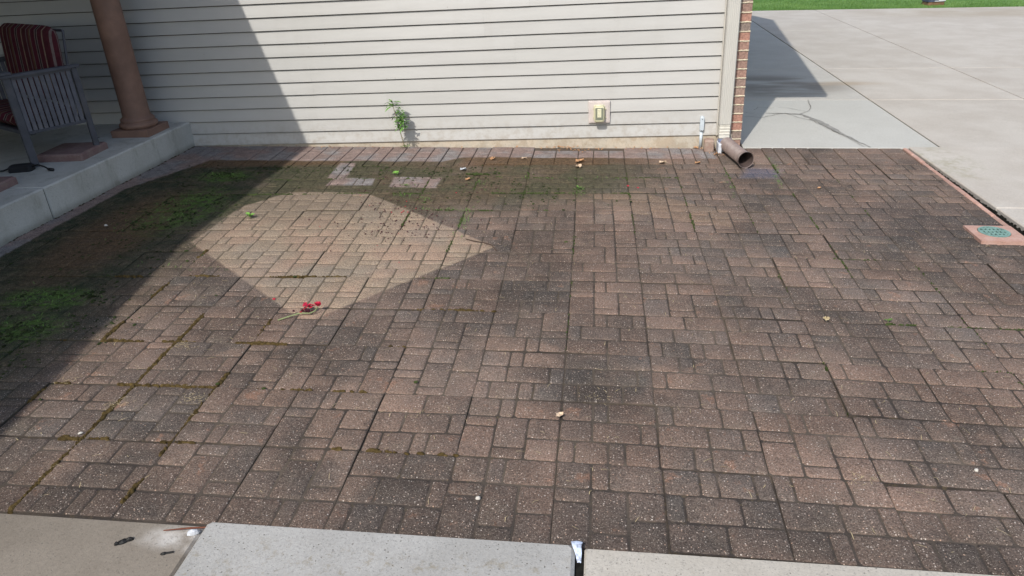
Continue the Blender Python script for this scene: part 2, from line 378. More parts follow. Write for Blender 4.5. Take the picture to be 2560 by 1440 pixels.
class MB:
    def __init__(s): s.v = []; s.f = []
    def box(s, x0, x1, y0, y1, z0, z1, T=None):
        b = len(s.v); P = [Vector(p) for p in ((x0, y0, z0), (x1, y0, z0), (x1, y1, z0), (x0, y1, z0), (x0, y0, z1), (x1, y0, z1), (x1, y1, z1), (x0, y1, z1))]
        if T: P = [T(p) for p in P]
        s.v += P; s.f += [tuple(b + i for i in q) for q in ((0, 3, 2, 1), (4, 5, 6, 7), (0, 1, 5, 4), (1, 2, 6, 5), (2, 3, 7, 6), (3, 0, 4, 7))]
    def bbox(s, x0, x1, y0, y1, z0, z1, c=.004, T=None):
        # box with chamfered top and vertical edges
        def ring(i, z): return [(x0 + i + c, y0 + i, z), (x1 - i - c, y0 + i, z), (x1 - i, y0 + i + c, z), (x1 - i, y1 - i - c, z), (x1 - i - c, y1 - i, z), (x0 + i + c, y1 - i, z), (x0 + i, y1 - i - c, z), (x0 + i, y0 + i + c, z)]
        b = len(s.v); P = [Vector(p) for r in (ring(0, z0), ring(0, z1 - c), ring(c, z1)) for p in r]
        if T: P = [T(p) for p in P]
        s.v += P
        for r in range(2):
            for k in range(8):
                a, d = b + r * 8 + k, b + r * 8 + (k + 1) % 8; s.f.append((a, d, d + 8, a + 8))
        s.f.append(tuple(b + 16 + k for k in range(8))); s.f.append(tuple(b + k for k in reversed(range(8))))
    def tube(s, pts, rad, n=10, cap=True, flat=1.0):
        b = len(s.v); pts = [Vector(p) for p in pts]; m = len(pts)
        rads = rad if isinstance(rad, (list, tuple)) else [rad] * m
        up = None
        for i, p in enumerate(pts):
            t = (pts[min(i + 1, m - 1)] - pts[max(i - 1, 0)]).normalized()
            if up is None: up = Vector((0, 0, 1)) if abs(t.z) < .9 else Vector((1, 0, 0))
            a = t.cross(up).normalized(); c = a.cross(t).normalized(); up = c
            for k in range(n):
                q = 2 * math.pi * k / n; s.v.append(p + a * math.cos(q) * rads[i] + c * math.sin(q) * rads[i] * flat)
        for i in range(m - 1):
            for k in range(n):
                s.f.append((b + i * n + k, b + i * n + (k + 1) % n, b + (i + 1) * n + (k + 1) % n, b + (i + 1) * n + k))
        if cap:
            s.f.append(tuple(b + k for k in reversed(range(n)))); s.f.append(tuple(b + (m - 1) * n + k for k in range(n)))
    def lathe(s, prof, n=40, loc=(0, 0, 0)):
        b = len(s.v); L = Vector(loc)
        for (r, z) in prof:
            for k in range(n):
                q = 2 * math.pi * k / n; s.v.append(L + Vector((r * math.cos(q), r * math.sin(q), z)))
        for i in range(len(prof) - 1):
            for k in range(n): s.f.append((b + i * n + k, b + i * n + (k + 1) % n, b + (i + 1) * n + (k + 1) % n, b + (i + 1) * n + k))
    def leaf(s, base, d, up, L, wd, droop=.3, fold=.25):
        base = Vector(base); d = Vector(d).normalized(); side = d.cross(Vector(up)).normalized(); n = side.cross(d).normalized(); b = len(s.v)
        prof = ((0, .12), (.3, .85), (.6, 1.0), (.85, .55), (1, 0))
        for t, ww in prof:
            c = base + d * L * t - Vector((0, 0, 1)) * droop * L * t * t
            e = side * wd * .5 * ww; f = n * fold * wd * .5 * ww
            s.v += [c - e + f, c, c + e + f]
        for i in range(4):
            o = b + i * 3; s.f += [(o, o + 1, o + 4, o + 3), (o + 1, o + 2, o + 5, o + 4)]
    def blobs(s, c, rx, ry, rz, ang=0, n=7, seed=0):
        rr = random.Random(seed); b = len(s.v); c = Vector(c); ca, sa = math.cos(ang), math.sin(ang)
        for lv, (q, h) in enumerate(((1, -.3), (.78, .55))):
            for k in range(n):
                a = 2 * math.pi * (k + .5 * lv) / n; j = rr.uniform(.75, 1.2)
                x, y = rx * q * j * math.cos(a), ry * q * j * math.sin(a)
                s.v.append(c + Vector((x * ca - y * sa, x * sa + y * ca, rz * h * rr.uniform(.8, 1.1))))
        s.v.append(c + Vector((0, 0, rz)))
        for k in range(n):
            s.f += [(b + k, b + (k + 1) % n, b + n + k), (b + (k + 1) % n, b + n + (k + 1) % n, b + n + k), (b + n + k, b + n + (k + 1) % n, b + 2 * n)]
    def build(s, name, mat, parent=None, loc=None, smooth=False): return mk(name, s.v, s.f, mat, parent, loc, smooth)

# ---------------------------------------------------------------- ground sheet and lawn
q = MB()
for (x0, x1, y0, y1) in ((-90, 90, -90, 150),):
    q.v += [G(x0, y0, -.09), G(x1, y0, -.09), G(x1, y1, -.09), G(x0, y1, -.09)]; q.f.append((0, 1, 2, 3))
tag(q.build('ground', M_soil), kind='structure')
LY = 10.83
q = MB(); nx, ny = 60, 24
for j in range(ny + 1):
    for i in range(nx + 1):
        x = -40 + 100 * i / nx; y = LY + (j / ny) ** 2 * 110
        q.v.append(G(x, y, -.012 + .012 * min(1, j) + .05 * mnoise.noise(Vector((x * .3, y * .3, 0))) * min(1, j / 4)))
for j in range(ny):
    for i in range(nx):
        a = j * (nx + 1) + i; q.f.append((a, a + 1, a + nx + 2, a + nx + 1))
tag(q.build('lawn', M_lawn, smooth=True), kind='structure')
q = MB()
for _ in range(42000):
    x = rnd.uniform(2.6, 13); y = LY + 7.5 * rnd.random() ** 1.5 - .02; p = G(x, y, -.01)
    a = rnd.uniform(0, 6.28); h = rnd.uniform(.025, .06); d = Vector((math.cos(a), math.sin(a), 0)) * .004; t = Vector((rnd.uniform(-.02, .02), rnd.uniform(-.025, .015), h))
    b = len(q.v); q.v += [p - d, p + d, p + t]; q.f.append((b, b + 1, b + 2))
tag(q.build('lawn_grass', M_lawn), 'short mown green grass beyond the far edge of the driveway', 'grass', kind='stuff')

# ---------------------------------------------------------------- driveway
drive = empty('driveway', kind='structure')
def panel(par, name, x0, x1, y0, y1, mat, dz=0.0, th=.10, c=.006, col=None, jit=0.0):
    b = MB(); b.bbox(x0, x1, y0, y1, -th, 0, c, T=lambda p: G(p.x, p.y, p.z + dz))
    o = b.build(name, mat, par); o.color = (*(col or (rnd.uniform(.35, .6), 0, 0)), 1); return o
gp = .0045
XJ = [1.575, 3.26, 4.87, 8.9, 15.5]
rows = {0: [0.0, 1.93, 3.84, 6.0, 7.6, 10.82], 1: [0.0, 1.93, 3.84, 7.6, 10.82], 2: [0.0, 1.93, 3.84, 10.82], 3: [0.0, 3.84, 10.82]}
for ci in range(4):
    ys = rows[ci]
    for a, b_ in zip(ys[:-1], ys[1:]):
        cc = (rnd.uniform(.35, .6), 0, 0)
        if ci == 0 and a == 0.0: cc = (.62, .9, 0)
        elif ci == 0: cc = (.45, .5, 0)
        gl = {0: .004, 1: .009, 2: .007}.get(ci, .005); gr = {0: .009, 1: .007}.get(ci, .005); ga = .008 if a == 1.93 else .0045; gb_ = .008 if b_ == 1.93 else .0045
        panel(drive, 'concrete_panel', XJ[ci] + gl, XJ[ci + 1] - gr, a + ga, b_ - gb_, M_drive, col=cc, c=.004)
for (a, b_) in ((0, -1.53), (-1.53, -3.1), (-3.1, -4.7)):
    b = MB(); b.bbox(0, 1.85, b_ + .002, a - gp, -.1, 0, .008, T=lambda p: G(p.x * (4.8655 - 2.982 + .026 * p.y) / 1.85 + 2.982 - .026 * p.y, p.y, p.z + .014)); o = b.build('concrete_panel', M_drive, drive); o.color = (.62, 0, 0, 1)
    panel(drive, 'concrete_panel', 4.87 + gp, 8.9, b_ + .002, a - gp, M_drive, dz=.012, col=(.55, 0, 0))
b = MB()
for (x0, x1, y0, y1) in ((1.5, 15.6, -.01, 10.83), (2.93, 8.95, -4.7, -.01)):
    k = len(b.v); b.v += [G(x0, y0, -.022), G(x1, y0, -.022), G(x1, y1, -.022), G(x0, y1, -.022)]; b.f.append((k, k + 1, k + 2, k + 3))
b.build('joint_filler', M_gapdark, drive)
def ribbon(mb, pts, wfun, dz):
    k0 = len(mb.v); P = [Vector((x, y)) for x, y in pts]
    # subdivide with jitter
    Q = []
    for a, c in zip(P[:-1], P[1:]):
        L = (c - a).length; n = max(1, int(L / .05))
        for t in range(n): Q.append(a.lerp(c, t / n) + Vector((rnd.uniform(-.008, .008), rnd.uniform(-.012, .012))) * (1 if t else 0))
    Q.append(P[-1])
    for i, p in enumerate(Q):
        d = (Q[min(i + 1, len(Q) - 1)] - Q[max(0, i - 1)]).normalized(); nrm = Vector((-d.y, d.x)); wd = wfun(i / (len(Q) - 1)) * rnd.uniform(.6, 1.3)
        for s in (-1, 1): mb.v.append(G(p.x + nrm.x * wd * s, p.y + nrm.y * wd * s, dz))
    for i in range(len(Q) - 1):
        a = k0 + 2 * i; mb.f.append((a, a + 1, a + 3, a + 2))
b = MB()
ribbon(b, [(2.02, 1.30), (2.21, 1.287), (2.36, 1.251), (2.477, .93), (2.549, .5), (2.615, .233), (2.671, .01)], lambda t: .006 + .022 * math.sin(math.pi * min(1, t * 1.05)), .0035)
b.build('crack_patch', M_crackp, drive)
b = MB()
th = lambda t: .0028
for pts in ([(1.60, 1.30), (1.77, 1.14), (1.94, 1.09), (2.1, 1.22), (2.2, 1.28)], [(1.62, 1.5), (1.68, 1.36), (1.80, 1.33), (1.9, 1.27)], [(2.36, 1.25), (2.456, 1.357), (2.528, 1.503), (2.56, 1.7), (2.599, 1.92)],
            [(2.44, 1.36), (2.3, 1.52), (2.2, 1.54)], [(1.92, 1.42), (1.99, 1.55), (2.15, 1.52)], [(2.21, 1.29), (2.3, 1.1), (2.42, .95), (2.5, .6), (2.57, .3), (2.62, .02)], [(1.6, 1.62), (1.7, 1.45)]):
    ribbon(b, pts, th, .0075)
b.build('crack', M_crack, drive)

# ---------------------------------------------------------------- front walk
walk = empty('walkway', kind='structure')
panel(walk, 'concrete_panel', -4.4, -1.062, -6.9, -4.824, M_walk2, dz=-.006, c=.008)
def skew(p): return G(p.x + (p.y + 4.83) * (.0 if p.x > -.5 else .12), p.y, p.z + .018)
b = MB(); b.bbox(-1.045, .236, -6.9, -4.822, -.1, 0, .012, T=lambda p: G(p.x, p.y, p.z + .020)); o = b.build('concrete_panel', M_walk, walk); o.color = (.5, 0, 0, 1)
panel(walk, 'concrete_panel', .266, 3.2, -6.9, -4.822, M_walk3, dz=.004, c=.007, col=(.5, 0, 0))
b = MB(); b.v += [G(-4.4, -6.9, -.03), G(3.2, -6.9, -.03), G(3.2, -4.80, -.03), G(-4.4, -4.80, -.03)]; b.f.append((0, 1, 2, 3)); b.build('joint_filler', M_gapdark, walk)
# sealant strip with the pale blue lump in the open joint
b = MB()
for i, (x0, x1, y, z) in enumerate([(.238, .268, -4.812, .014), (.222, .260, -4.822, .026), (.226, .256, -4.838, .025), (.236, .258, -4.860, .016), (.244, .256, -4.885, -.002)]):
    for x in (x0, (x0 + x1) / 2, x1): b.v.append(G(x, y, z + (.004 if x == (x0 + x1) / 2 else 0)))
for i in range(4):
    for k in range(2): a = i * 3 + k; b.f.append((a, a + 3, a + 4, a + 1))
tag(b.build('sealant_scrap', M_foil, smooth=True), 'pale blue peeling scrap of sealant at the open joint of the front walk', 'sealant')
b = MB(); b.box(.238, .265, -6.8, -4.84, -.028, -.006, T=lambda p: G(p.x, p.y, p.z)); tag(b.build('joint_sealant', M_gapdark, walk))

# ---------------------------------------------------------------- patio of embossed square stones
cxw = (0.51358, 0.40328, 0.00719, -0.0007, 0.00038, -0.00038); cyw = (-0.5138, 0.012, -0.37138, -0.00195, -0.00136, -0.00169)
def warp(i, j):
    v = (1, i, j, i * j, i * i, j * j)
    y = sum(a * b for a, b in zip(cyw, v)); x = sum(a * b for a, b in zip(cxw, v))
    # squared-up borders: the porch side and the outer columns stay straight
    if j > 10: y = y * (11 - j) + (-4.818) * (j - 10)
    if i < -6: x = x * .5 + (.545 + .3985 * i) * .5
    x += .002 * i if i > 4 else 0
    return x, y
patio = empty('patio', kind='structure')
U = .391 / 6
def rot(rects, k):
    out = []
    for (x, y, w_, h_) in rects:
        for _ in range(k): x, y, w_, h_ = 6 - y - h_, x, h_, w_
        out.append((x, y, w_, h_))
    return out
def rows_(spec, y=0, h=2):
    out = []; x = 0
    for w_ in spec: out.append((x, y, w_, h)); x += w_
    return out
MA = rows_((3, 3), 4) + rows_((2, 3, 1), 2) + rows_((1, 2, 1, 2), 0)
MBm = rows_((2, 1, 3), 4) + [(0, 3, 2, 1), (0, 0, 2, 3), (2, 1, 2, 3), (2, 0, 2, 1), (4, 2, 2, 2), (4, 0, 2, 2)]
MC = rows_((2, 1, 3), 4) + rows_((2, 3, 1), 2) + rows_((1, 2, 1, 2), 0)
MD = rows_((1, 3, 2), 4) + rows_((3, 2, 1), 2) + rows_((2, 1, 3), 0)
_fc = {}
def face_mesh(w_, h_, var, om):
    k = (w_, h_, var, om)
    if k in _fc: return _fc[k]
    rr = random.Random(w_ * 131 + h_ * 17 + var * 7 + om * 1009)
    g_in, g_out = .0030, .0009
    xl = -w_ * U / 2 + (g_out if om & 1 else g_in); xr = w_ * U / 2 - (g_out if om & 2 else g_in)
    yl = -h_ * U / 2 + (g_out if om & 4 else g_in); yr = h_ * U / 2 - (g_out if om & 8 else g_in)
    V = []; F = []; j = [(rr.uniform(-.0020, .0020), rr.uniform(-.0020, .0020)) for _ in range(12)]
    cj = [rr.uniform(.7, 1.5) for _ in range(4)]
    def ring(ins, z, c):
        a, b_, cc, d = xl + ins, xr - ins, yl + ins, yr - ins; mx, my = (a + b_) / 2, (cc + d) / 2
        c0, c1, c2, c3 = (c * q for q in cj)
        pts = [(a + c0, cc), (mx, cc), (b_ - c1, cc), (b_, cc + c1), (b_, my), (b_, d - c2), (b_ - c2, d), (mx, d), (a + c3, d), (a, d - c3), (a, my), (a, cc + c0)]
        return [(x + j[i][0] * (.5 if ins < .001 else 1), y + j[i][1] * (.5 if ins < .001 else 1), z) for i, (x, y) in enumerate(pts)]
    V += ring(0, -.0065, .006) + ring(.0020, -.0026, .008) + ring(.0085, 0, .010)
    for r in range(2):
        for i in range(12): a, d = r * 12 + i, r * 12 + (i + 1) % 12; F.append((a, d, d + 12, a + 12))
    F.append(tuple(range(24, 36)))
    me = bpy.data.meshes.new('brick_face'); me.from_pydata(V, [], F); me.materials.append(M_paver)
    me.polygons.foreach_set('use_smooth', [True] * 25); me.update()
    _fc[k] = me; return me
sm = MB(); sm.box(-.1955, .1955, -.1955, .1955, -.045, -.0046)
slab_me = bpy.data.meshes.new('paving_stone'); slab_me.from_pydata([tuple(v) for v in sm.v], [], sm.f); slab_me.materials.append(M_joint)
PR = random.Random(21)
hand = {(-6, 10): (MA, 0), (-5, 10): (MBm, 2), (-4, 10): (MBm, 2), (-3, 10): (MA, 0), (-2, 10): (MBm, 0), (-1, 10): (MBm, 0), (-3, 9): (MA, 0), (-2, 9): (MBm, 0), (-1, 9): (MC, 0),
        (0, 9): (MD, 0), (0, 10): (MA, 2), (-5, 9): (MBm, 1), (-6, 9): (MC, 1), (-4, 9): (MBm, 0), (-1, 8): (MA, 0), (-2, 8): (MC, 0)}
def in_view(x, y):
    d = G(x, y) - M.translation; z = d.dot(f_)
    return z > .3 and abs(d.dot(r_) / z) < .86 and abs(d.dot(u_) / z) < .56
def place_stone(i, j, w_=None):
    (xa, ya), (xb, yb), (xc, yc), (xd, yd) = warp(i, j), warp(i + 1, j), warp(i + 1, j + 1), warp(i, j + 1)
    cx, cy = (xa + xb + xc + xd) / 4, (ya + yb + yc + yd) / 4
    clip = None
    if not in_view(cx, cy): return
    ax = Vector((xb + xc - xa - xd, yb + yc - ya - yd)) / 2; ay = Vector((xa + xb - xc - xd, ya + yb - yc - yd)) / 2
    sx, sy = (ax.length - PR.choice((.0008, .002, .004))) / .391, (ay.length - PR.choice((.0008, .002, .004))) / .391
    st = inst('paving_stone', slab_me, patio)
    st.location = G(cx + PR.uniform(-.0012, .0012), cy + PR.uniform(-.0012, .0012), PR.uniform(-.004, .001) - (.003 if (i + j) % 3 == 0 else 0))
    rz = math.atan2(ax.y, ax.x) + PR.uniform(-.004, .004)
    st.rotation_euler = (SY + PR.gauss(0, .008), -SX + PR.gauss(0, .008), rz); st.scale = (sx, sy, 1)
    tone = max(0, min(1, PR.gauss(.42, .15))); grey = max(0, PR.gauss(.08, .14)); lum = PR.uniform(.35, .7)
    if (i, j) in hand: rec, k = hand[(i, j)]
    else:
        rec = PR.choice([MA, MBm, MC, MD, MBm]); horiz = PR.random() < (.22 if i <= -4 else .55 if i < -2 else .8)
        k = PR.choice([0, 2] if horiz else [1, 3])
    st.color = (tone, grey, lum, 1)
    for (x, y, w_, h_) in rot(rec, k):
        f = inst('brick_face', face_mesh(w_, h_, PR.randrange(3), (x == 0) + 2 * (x + w_ == 6) + 4 * (y == 0) + 8 * (y + h_ == 6)), st)
        f.location = ((x + w_ / 2 - 3) * U, (y + h_ / 2 - 3) * U, PR.uniform(-.0015, .001))
        f.color = (max(0, min(1, tone + PR.gauss(0, .13))), max(0, min(1, grey + (PR.uniform(.3, .6) if PR.random() < .08 else 0))), max(0, min(1, lum + PR.gauss(0, .2))), 1)
for j in range(0, 11):
    for i in range(-11, 6):
        x, y = warp(i + .5, j + .5)
        if i < -10: continue
        place_stone(i, j)
# last row by the wall, cut stones
def cut_piece(x0, x1, y0, y1, dz=0):
    st = MB(); st.box(x0 + .003, x1 - .003, y0 + .003, y1 - .003, -.04, -.010, T=lambda p: G(p.x, p.y, p.z + dz)); s = st.build('paving_stone', M_joint, patio)
    t0 = PR.gauss(.45, .25); n = PR.choice((2, 3, 3, 4)) if x1 - x0 > .3 else 1; hn = max(1, round((y1 - y0) / .19))
    for a in range(n):
        for c in range(hn):
            b = MB(); xa, xb = x0 + (x1 - x0) * a / n, x0 + (x1 - x0) * (a + 1) / n; ya, yb = y0 + (y1 - y0) * c / hn, y0 + (y1 - y0) * (c + 1) / hn
            b.bbox(xa + .004, xb - .004, ya + .004, yb - .004, -.012, 0, .004, T=lambda p: G(p.x, p.y, p.z + dz))
            f = b.build('brick_face', M_paver, s); f.color = (max(0, min(1, t0 + PR.gauss(0, .2))), max(0, PR.gauss(.1, .2)), PR.random(), 1)
for i in range(-11, 6):
    xa, ya = warp(i, 0); xb, yb = warp(i + 1, 0); top = -.022
    if i < -10: continue
    if xa > 1.5: top = -.006
    cut_piece(xa, min(xb, 2.92), (ya + yb) / 2, top - (.10 if -.3 < xa < .3 else 0), PR.uniform(-.004, .002))
# narrow strip down the side of the porch
y = -.03
while y > -4.8:
    L = .197 + PR.uniform(-.006, .006)
    x1 = warp(-10, max(0, (-.5 - y + L / 2) / .385))[0] - .002
    if in_view(-3.5, y - .1): cut_piece(-3.70, x1, y - L, y, PR.uniform(-.005, .001))
    y -= L
b = MB(); k = 0
b.v += [G(-3.7, -4.83, -.0125), G(2.975, -4.83, -.0125), G(2.975, .0, -.0125), G(-3.7, .0, -.0125)]; b.f.append((0, 1, 2, 3))
b.build('bedding_sand', M_joint, patio)
# pink concrete edging beside the driveway slab
edge = empty('edging_strip', kind='structure')
for k in range(9):
    y1 = -.012 - k * .206; y0 = y1 - .204
    if y0 < -1.87: y0 = -1.872
    b = MB(); b.bbox(2.933, 2.968 + rnd.uniform(-.003, .003), y0, y1, -.05, .004 + rnd.uniform(-.002, .002), .006, T=lambda p: G(p.x, p.y, p.z)); o = b.build('edging_brick', M_red, edge); o.color = (rnd.random(), 0, 0, 1)

# ---------------------------------------------------------------- moss, weeds, straw in the joints (uncountable)
def seg_pts(kind, a, s0, s1, n):
    out = []
    for _ in range(n):
        t = rnd.uniform(s0, s1); x, y = warp(a, t) if kind == 'v' else warp(t, a)
        out.append((x, y, (math.pi / 2 if kind == 'v' else 0)))
    return out
def moss(name, segs, mat, label, size):
    b = MB(); k = 0
    for (kind, a, s0, s1, dens) in segs:
        L = abs(s1 - s0) * .4
        for (x, y, ang) in seg_pts(kind, a, s0, s1, int(L * dens)):
            if mnoise.noise(Vector((x * 4.1, y * 4.1, 5))) < (.02 if mat == M_mossg else -.05): continue
            k += 1; r = size * rnd.uniform(.4, 1.0) * (1 + 1.1 * mnoise.noise(Vector((x * 7, y * 7, 2))))
            if r < .0022: continue
            ox = rnd.gauss(0, .004); px, py = (x + ox, y) if kind == 'v' else (x, y + ox)
            b.blobs(G(px, py, -.008), r * 1.5, r * .7, r * .55 + .007, ang + rnd.uniform(-.4, .4), 6, k)
    tag(b.build(name, mat, smooth=True), label, 'moss', kind='stuff')
moss('joint_moss', [('v', -6, 6.3, 10.5, 300), ('v', -6, 7.3, 8.4, 420), ('v', -7, 4.2, 9.4, 260), ('v', -5, 8.3, 10.6, 200), ('h', 8, -8, -4.2, 260), ('h', 9, -7.6, -5, 240), ('h', 10, -6.2, -4.6, 220), ('v', -5, 6.8, 7.8, 120),
      ('h', 6, -8, -4.0, 150), ('v', -6, 9, 10.9, 160), ('h', 9, -4.5, -3, 60), ('h', 7, -3.2, -1.6, 60), ('h', 10, -3.5, -2, 40), ('h', 8, -4, -3, 40)], M_mossb, 'olive brown moss ridges filling the joints of the lower left paving', .0115)
moss('joint_moss', [('h', 1, -8, 1.5, 150), ('h', 2, -8, .5, 150), ('h', 3, -5, -1.5, 140), ('v', -3, 1, 5, 130), ('v', -4, 1, 4, 110), ('v', -2, .6, 3, 90), ('v', 0, .3, 4.5, 60), ('v', 2, 0, 4.5, 130), ('v', 3, 0, 6, 130), ('v', 4, 1, 9, 40),
      ('v', 2, 5, 9, 40), ('h', 7, 3, 5, 60), ('h', 8, 3, 5.4, 60), ('v', -1, 1, 8, 40), ('h', 6, -3.2, -2.4, 90), ('v', -7, 4.5, 5.6, 240), ('v', 1, 1, 4, 60), ('h', 5, 2.5, 4.4, 40)], M_mossg, 'green moss growing in the joints along the back of the patio', .0075)
b = MB()
for (cx, cy, sx_, sy_, n) in ((-.64, -1.9, .02, .12, 90), (-.66, -1.04, .04, .05, 30), (-1.02, -1.46, .05, .04, 50), (-1.2, -1.38, .05, .02, 30), (.14, -1.25, .03, .06, 50), (1.30, -1.05, .012, .2, 40), (1.74, -.5, .012, .15, 60), (1.69, -.95, .012, .15, 30),
                              (-.8, -1.68, .12, .015, 50), (-.5, -1.24, .3, .01, 30), (.1, -.93, .25, .01, 40), (-1.23, -1.16, .03, .02, 20), (-2.2, -2.75, .2, .02, 20), (-2.84, -1.7, .12, .18, 260), (-2.86, -3.2, .12, .05, 220), (-2.7, -3.5, .12, .06, 90), (-2.85, -.95, .1, .04, 140), (-3.0, -2.1, .1, .1, 60)):
    for _ in range(n):
        x, y = rnd.gauss(cx, sx_), rnd.gauss(cy, sy_); a = rnd.uniform(0, 6.28); L = rnd.uniform(.012, .038)
        b.leaf(G(x, y, -.004), (math.cos(a), math.sin(a), rnd.uniform(.2, 1.2)), (0, 0, 1), L, rnd.uniform(.002, .005), .2)
tag(b.build('joint_weeds', M_weed), 'small green weeds and grass tufts in the patio joints', 'weeds', kind='stuff')
b = MB()
for (cx, cy, sx_, sy_, n) in ((-2.84, -1.75, .18, .28, 420), (-2.86, -.95, .16, .07, 200), (-2.82, -3.2, .18, .07, 260), (-2.7, -3.55, .16, .1, 180), (-2.8, -2.5, .25, .5, 360), (-2.5, -3.7, .22, .35, 220), (-2.3, -.8, .5, .12, 260), (-1.2, -.75, .4, .12, 240), (-.4, -1.2, .4, .25, 260), (-3.1, -1.4, .15, .4, 160)):
    for _ in range(n):
        x, y = rnd.gauss(cx, sx_), rnd.gauss(cy, sy_)
        if mnoise.noise(Vector((x * 6, y * 6, 8))) < -.02 or y > -.56 or x < -3.45: continue
        if -2.45 < x < -.4 and y < -1.32 and abs(x + 1.35) + abs(y + 2.3) < 1.05: continue
        r = rnd.uniform(.003, .011); b.blobs(G(x, y, -.001), r * 1.3, r * .8, r * .55, rnd.uniform(0, 3), 5, _)
tag(b.build('moss_carpet', simple('dark moss tufts', (.034, .046, .017), .95, .1, .6, 9, .004, 300), smooth=True), 'dark low moss tufts over the damp shaded paving', 'moss', kind='stuff')
b = MB()
for _ in range(620):
    x = rnd.uniform(-2.2, 2.9); y = rnd.uniform(-4.75, -.4)
    if rnd.random() > .35 + .25 * (x > .2) + .4 * (y < -2.2): continue
    a = rnd.uniform(0, 6.28); L = rnd.uniform(.012, .05); p = G(x, y, .0025); d = Vector((math.cos(a), math.sin(a), SX * math.cos(a))) * L; nn = Vector((-d.y, d.x, 0)).normalized() * rnd.uniform(.0006, .0012)
    mid = p + d * .5 + nn * rnd.uniform(-5, 5) + Vector((0, 0, .003)); k = len(b.v)
    b.v += [p - nn, p + nn, mid - nn, mid + nn, p + d]; b.f += [(k, k + 1, k + 3, k + 2), (k + 2, k + 3, k + 4)]
for (cx, cy, n) in ((-1.82, -4.17, 40), (-1.79, -3.66, 40), (-1.46, -4.10, 45), (.30, -3.96, 14), (-.47, -4.14, 12), (-2.15, -4.0, 20), (1.28, -4.4, 20)):
    for _ in range(n):
        a = rnd.uniform(0, 6.28); L = rnd.uniform(.01, .03); p = G(rnd.gauss(cx, .035), rnd.gauss(cy, .022), .002); d = Vector((math.cos(a), math.sin(a), .1)) * L; nn = Vector((-d.y, d.x, 0)).normalized() * .0011; k = len(b.v)
        b.v += [p - nn, p + nn, p + d]; b.f.append((k, k + 1, k + 2))
tag(b.build('straw_litter', M_straw), 'short straw clippings scattered over the paving', 'straw', kind='stuff')
b = MB()
for _ in range(260):
    if rnd.random() < .5: x, y = rnd.gauss(-1.15, .22), rnd.gauss(-2.02, .16)
    else: t = rnd.random(); x, y = -1.5 + .55 * t + rnd.gauss(0, .18), -1.55 - .25 * t + rnd.gauss(0, .14)
    r = rnd.uniform(.003, .009); b.blobs(G(x, y, .001), r, r * .6, r * .5, rnd.uniform(0, 3), 5, _)
for _ in range(50):
    x, y = rnd.uniform(-1.6, -.5), rnd.uniform(-1.3, -.85); r = rnd.uniform(.003, .008); b.blobs(G(x, y, .001), r, r * .6, r * .5, 0, 5, _)
tag(b.build('petal_litter', M_petald), 'dark withered petal crumbs strewn on the paler paving', 'petals', kind='stuff')
b = MB()
for _ in range(14):
    x, y = rnd.gauss(-1.12, .25), rnd.gauss(-1.75, .3); r = rnd.uniform(.004, .009); b.blobs(G(x, y, .001), r, r * .6, r * .5, rnd.uniform(0, 3), 5, _)
for x, y in ((-1.511, -3.139), (.596, -1.151), (.521, -1.105)):
    b.blobs(G(x, y, .002), .011, .009, .006, 0, 6, 3)
tag(b.build('petal_bits', M_petalr), 'small bright crimson petal bits among the withered crumbs', 'petals', kind='stuff')

# ---------------------------------------------------------------- house: siding, foundation, corner, roof
house = empty('house', (0, 0, 0), label='cream vinyl sided house wing with brick corner and concrete foundation behind the patio', cat='house')
EX = .1143
def course(k, x0, x1, off=0.0, bump_=0.0):
    z0 = k * EX; z1 = z0 + EX
    prof = [(.004, z0 + .006), (-.0175 - off, z0 + .0015), (-.0195 - off, z0 + .004), (-.0165 - off, z0 + .030), (-.0058, z1 - .0052), (.0085, z1 - .0058)]
    V = []; F = []; n = max(1, int((x1 - x0) / .5))
    for a in range(n + 1):
        x = x0 + (x1 - x0) * a / n; wv = .0014 * mnoise.noise(Vector((x * 1.3, k * 7.7, 1)))
        for (y, z) in prof: V.append((x, y + wv * 1.2, z + wv * .8))
    m_ = len(prof)
    for a in range(n):
        for p in range(m_ - 1): q_ = a * m_ + p; F.append((q_, q_ + m_, q_ + m_ + 1, q_ + 1))
    o = mk('siding_board', V, F, M_siding, house); o.color = (rnd.random(), 0, 0, 1)
seams = {0: [-.066], 1: [-.066], 2: [-1.657, ], 3: [-1.657], 4: [-2.342, 1.2], 5: [-2.342], 7: [-.45], 6: [-.45], 9: [-.71], 8: [-.71], 10: [-.31], 11: [-.31]}
for k in range(0, 23):
    xs = seams.get(k) or [rnd.uniform(-3, 1)]
    xs = [v for v in xs if v < 1.1]
    left = -3.735 if k < 2 else -7.0
    pts = [left] + xs + [1.33]
    for i_, (a, c) in enumerate(zip(pts[:-1], pts[1:])):
        if k >= 2 and i_ == 0: course(k, a, c + .012, 0.0018)
        else: course(k, a, c + (.012 if i_ < len(pts) - 2 else 0), .0018 if i_ % 2 == 0 else 0)
b = MB(); b.box(-7.0, 1.50, .010, .12, -.35, 2.66); b.build('wall_sheathing', simple('siding gap shade backing', (.05, .042, .035), .95, .1, .2, 20), house)  # dark colour paints in the shade seen through the siding slots
b = MB(); b.box(-3.66, 1.47, -.006, .0095, -.4, .004); o = b.build('foundation', M_found, house); o.color = (.5, 0, 0, 1)
b = MB(); b.box(-3.752, -3.722, -.026, .003, .0, .246); b.box(-3.722, -3.712, -.014, .003, .0, .246); b.build('corner_trim', M_trim, house)
b = MB(); b.box(1.325, 1.335, -.030, .004, .0, 2.6); b.box(1.335, 1.347, -.022, .004, .0, 2.6); b.box(1.437, 1.452, -.030, .004, -.02, 2.6); b.box(1.345, 1.44, -.010, .003, -.02, 2.6)
b.build('corner_trim', M_trim, house)
bk = bpy.data.meshes.new('brick')
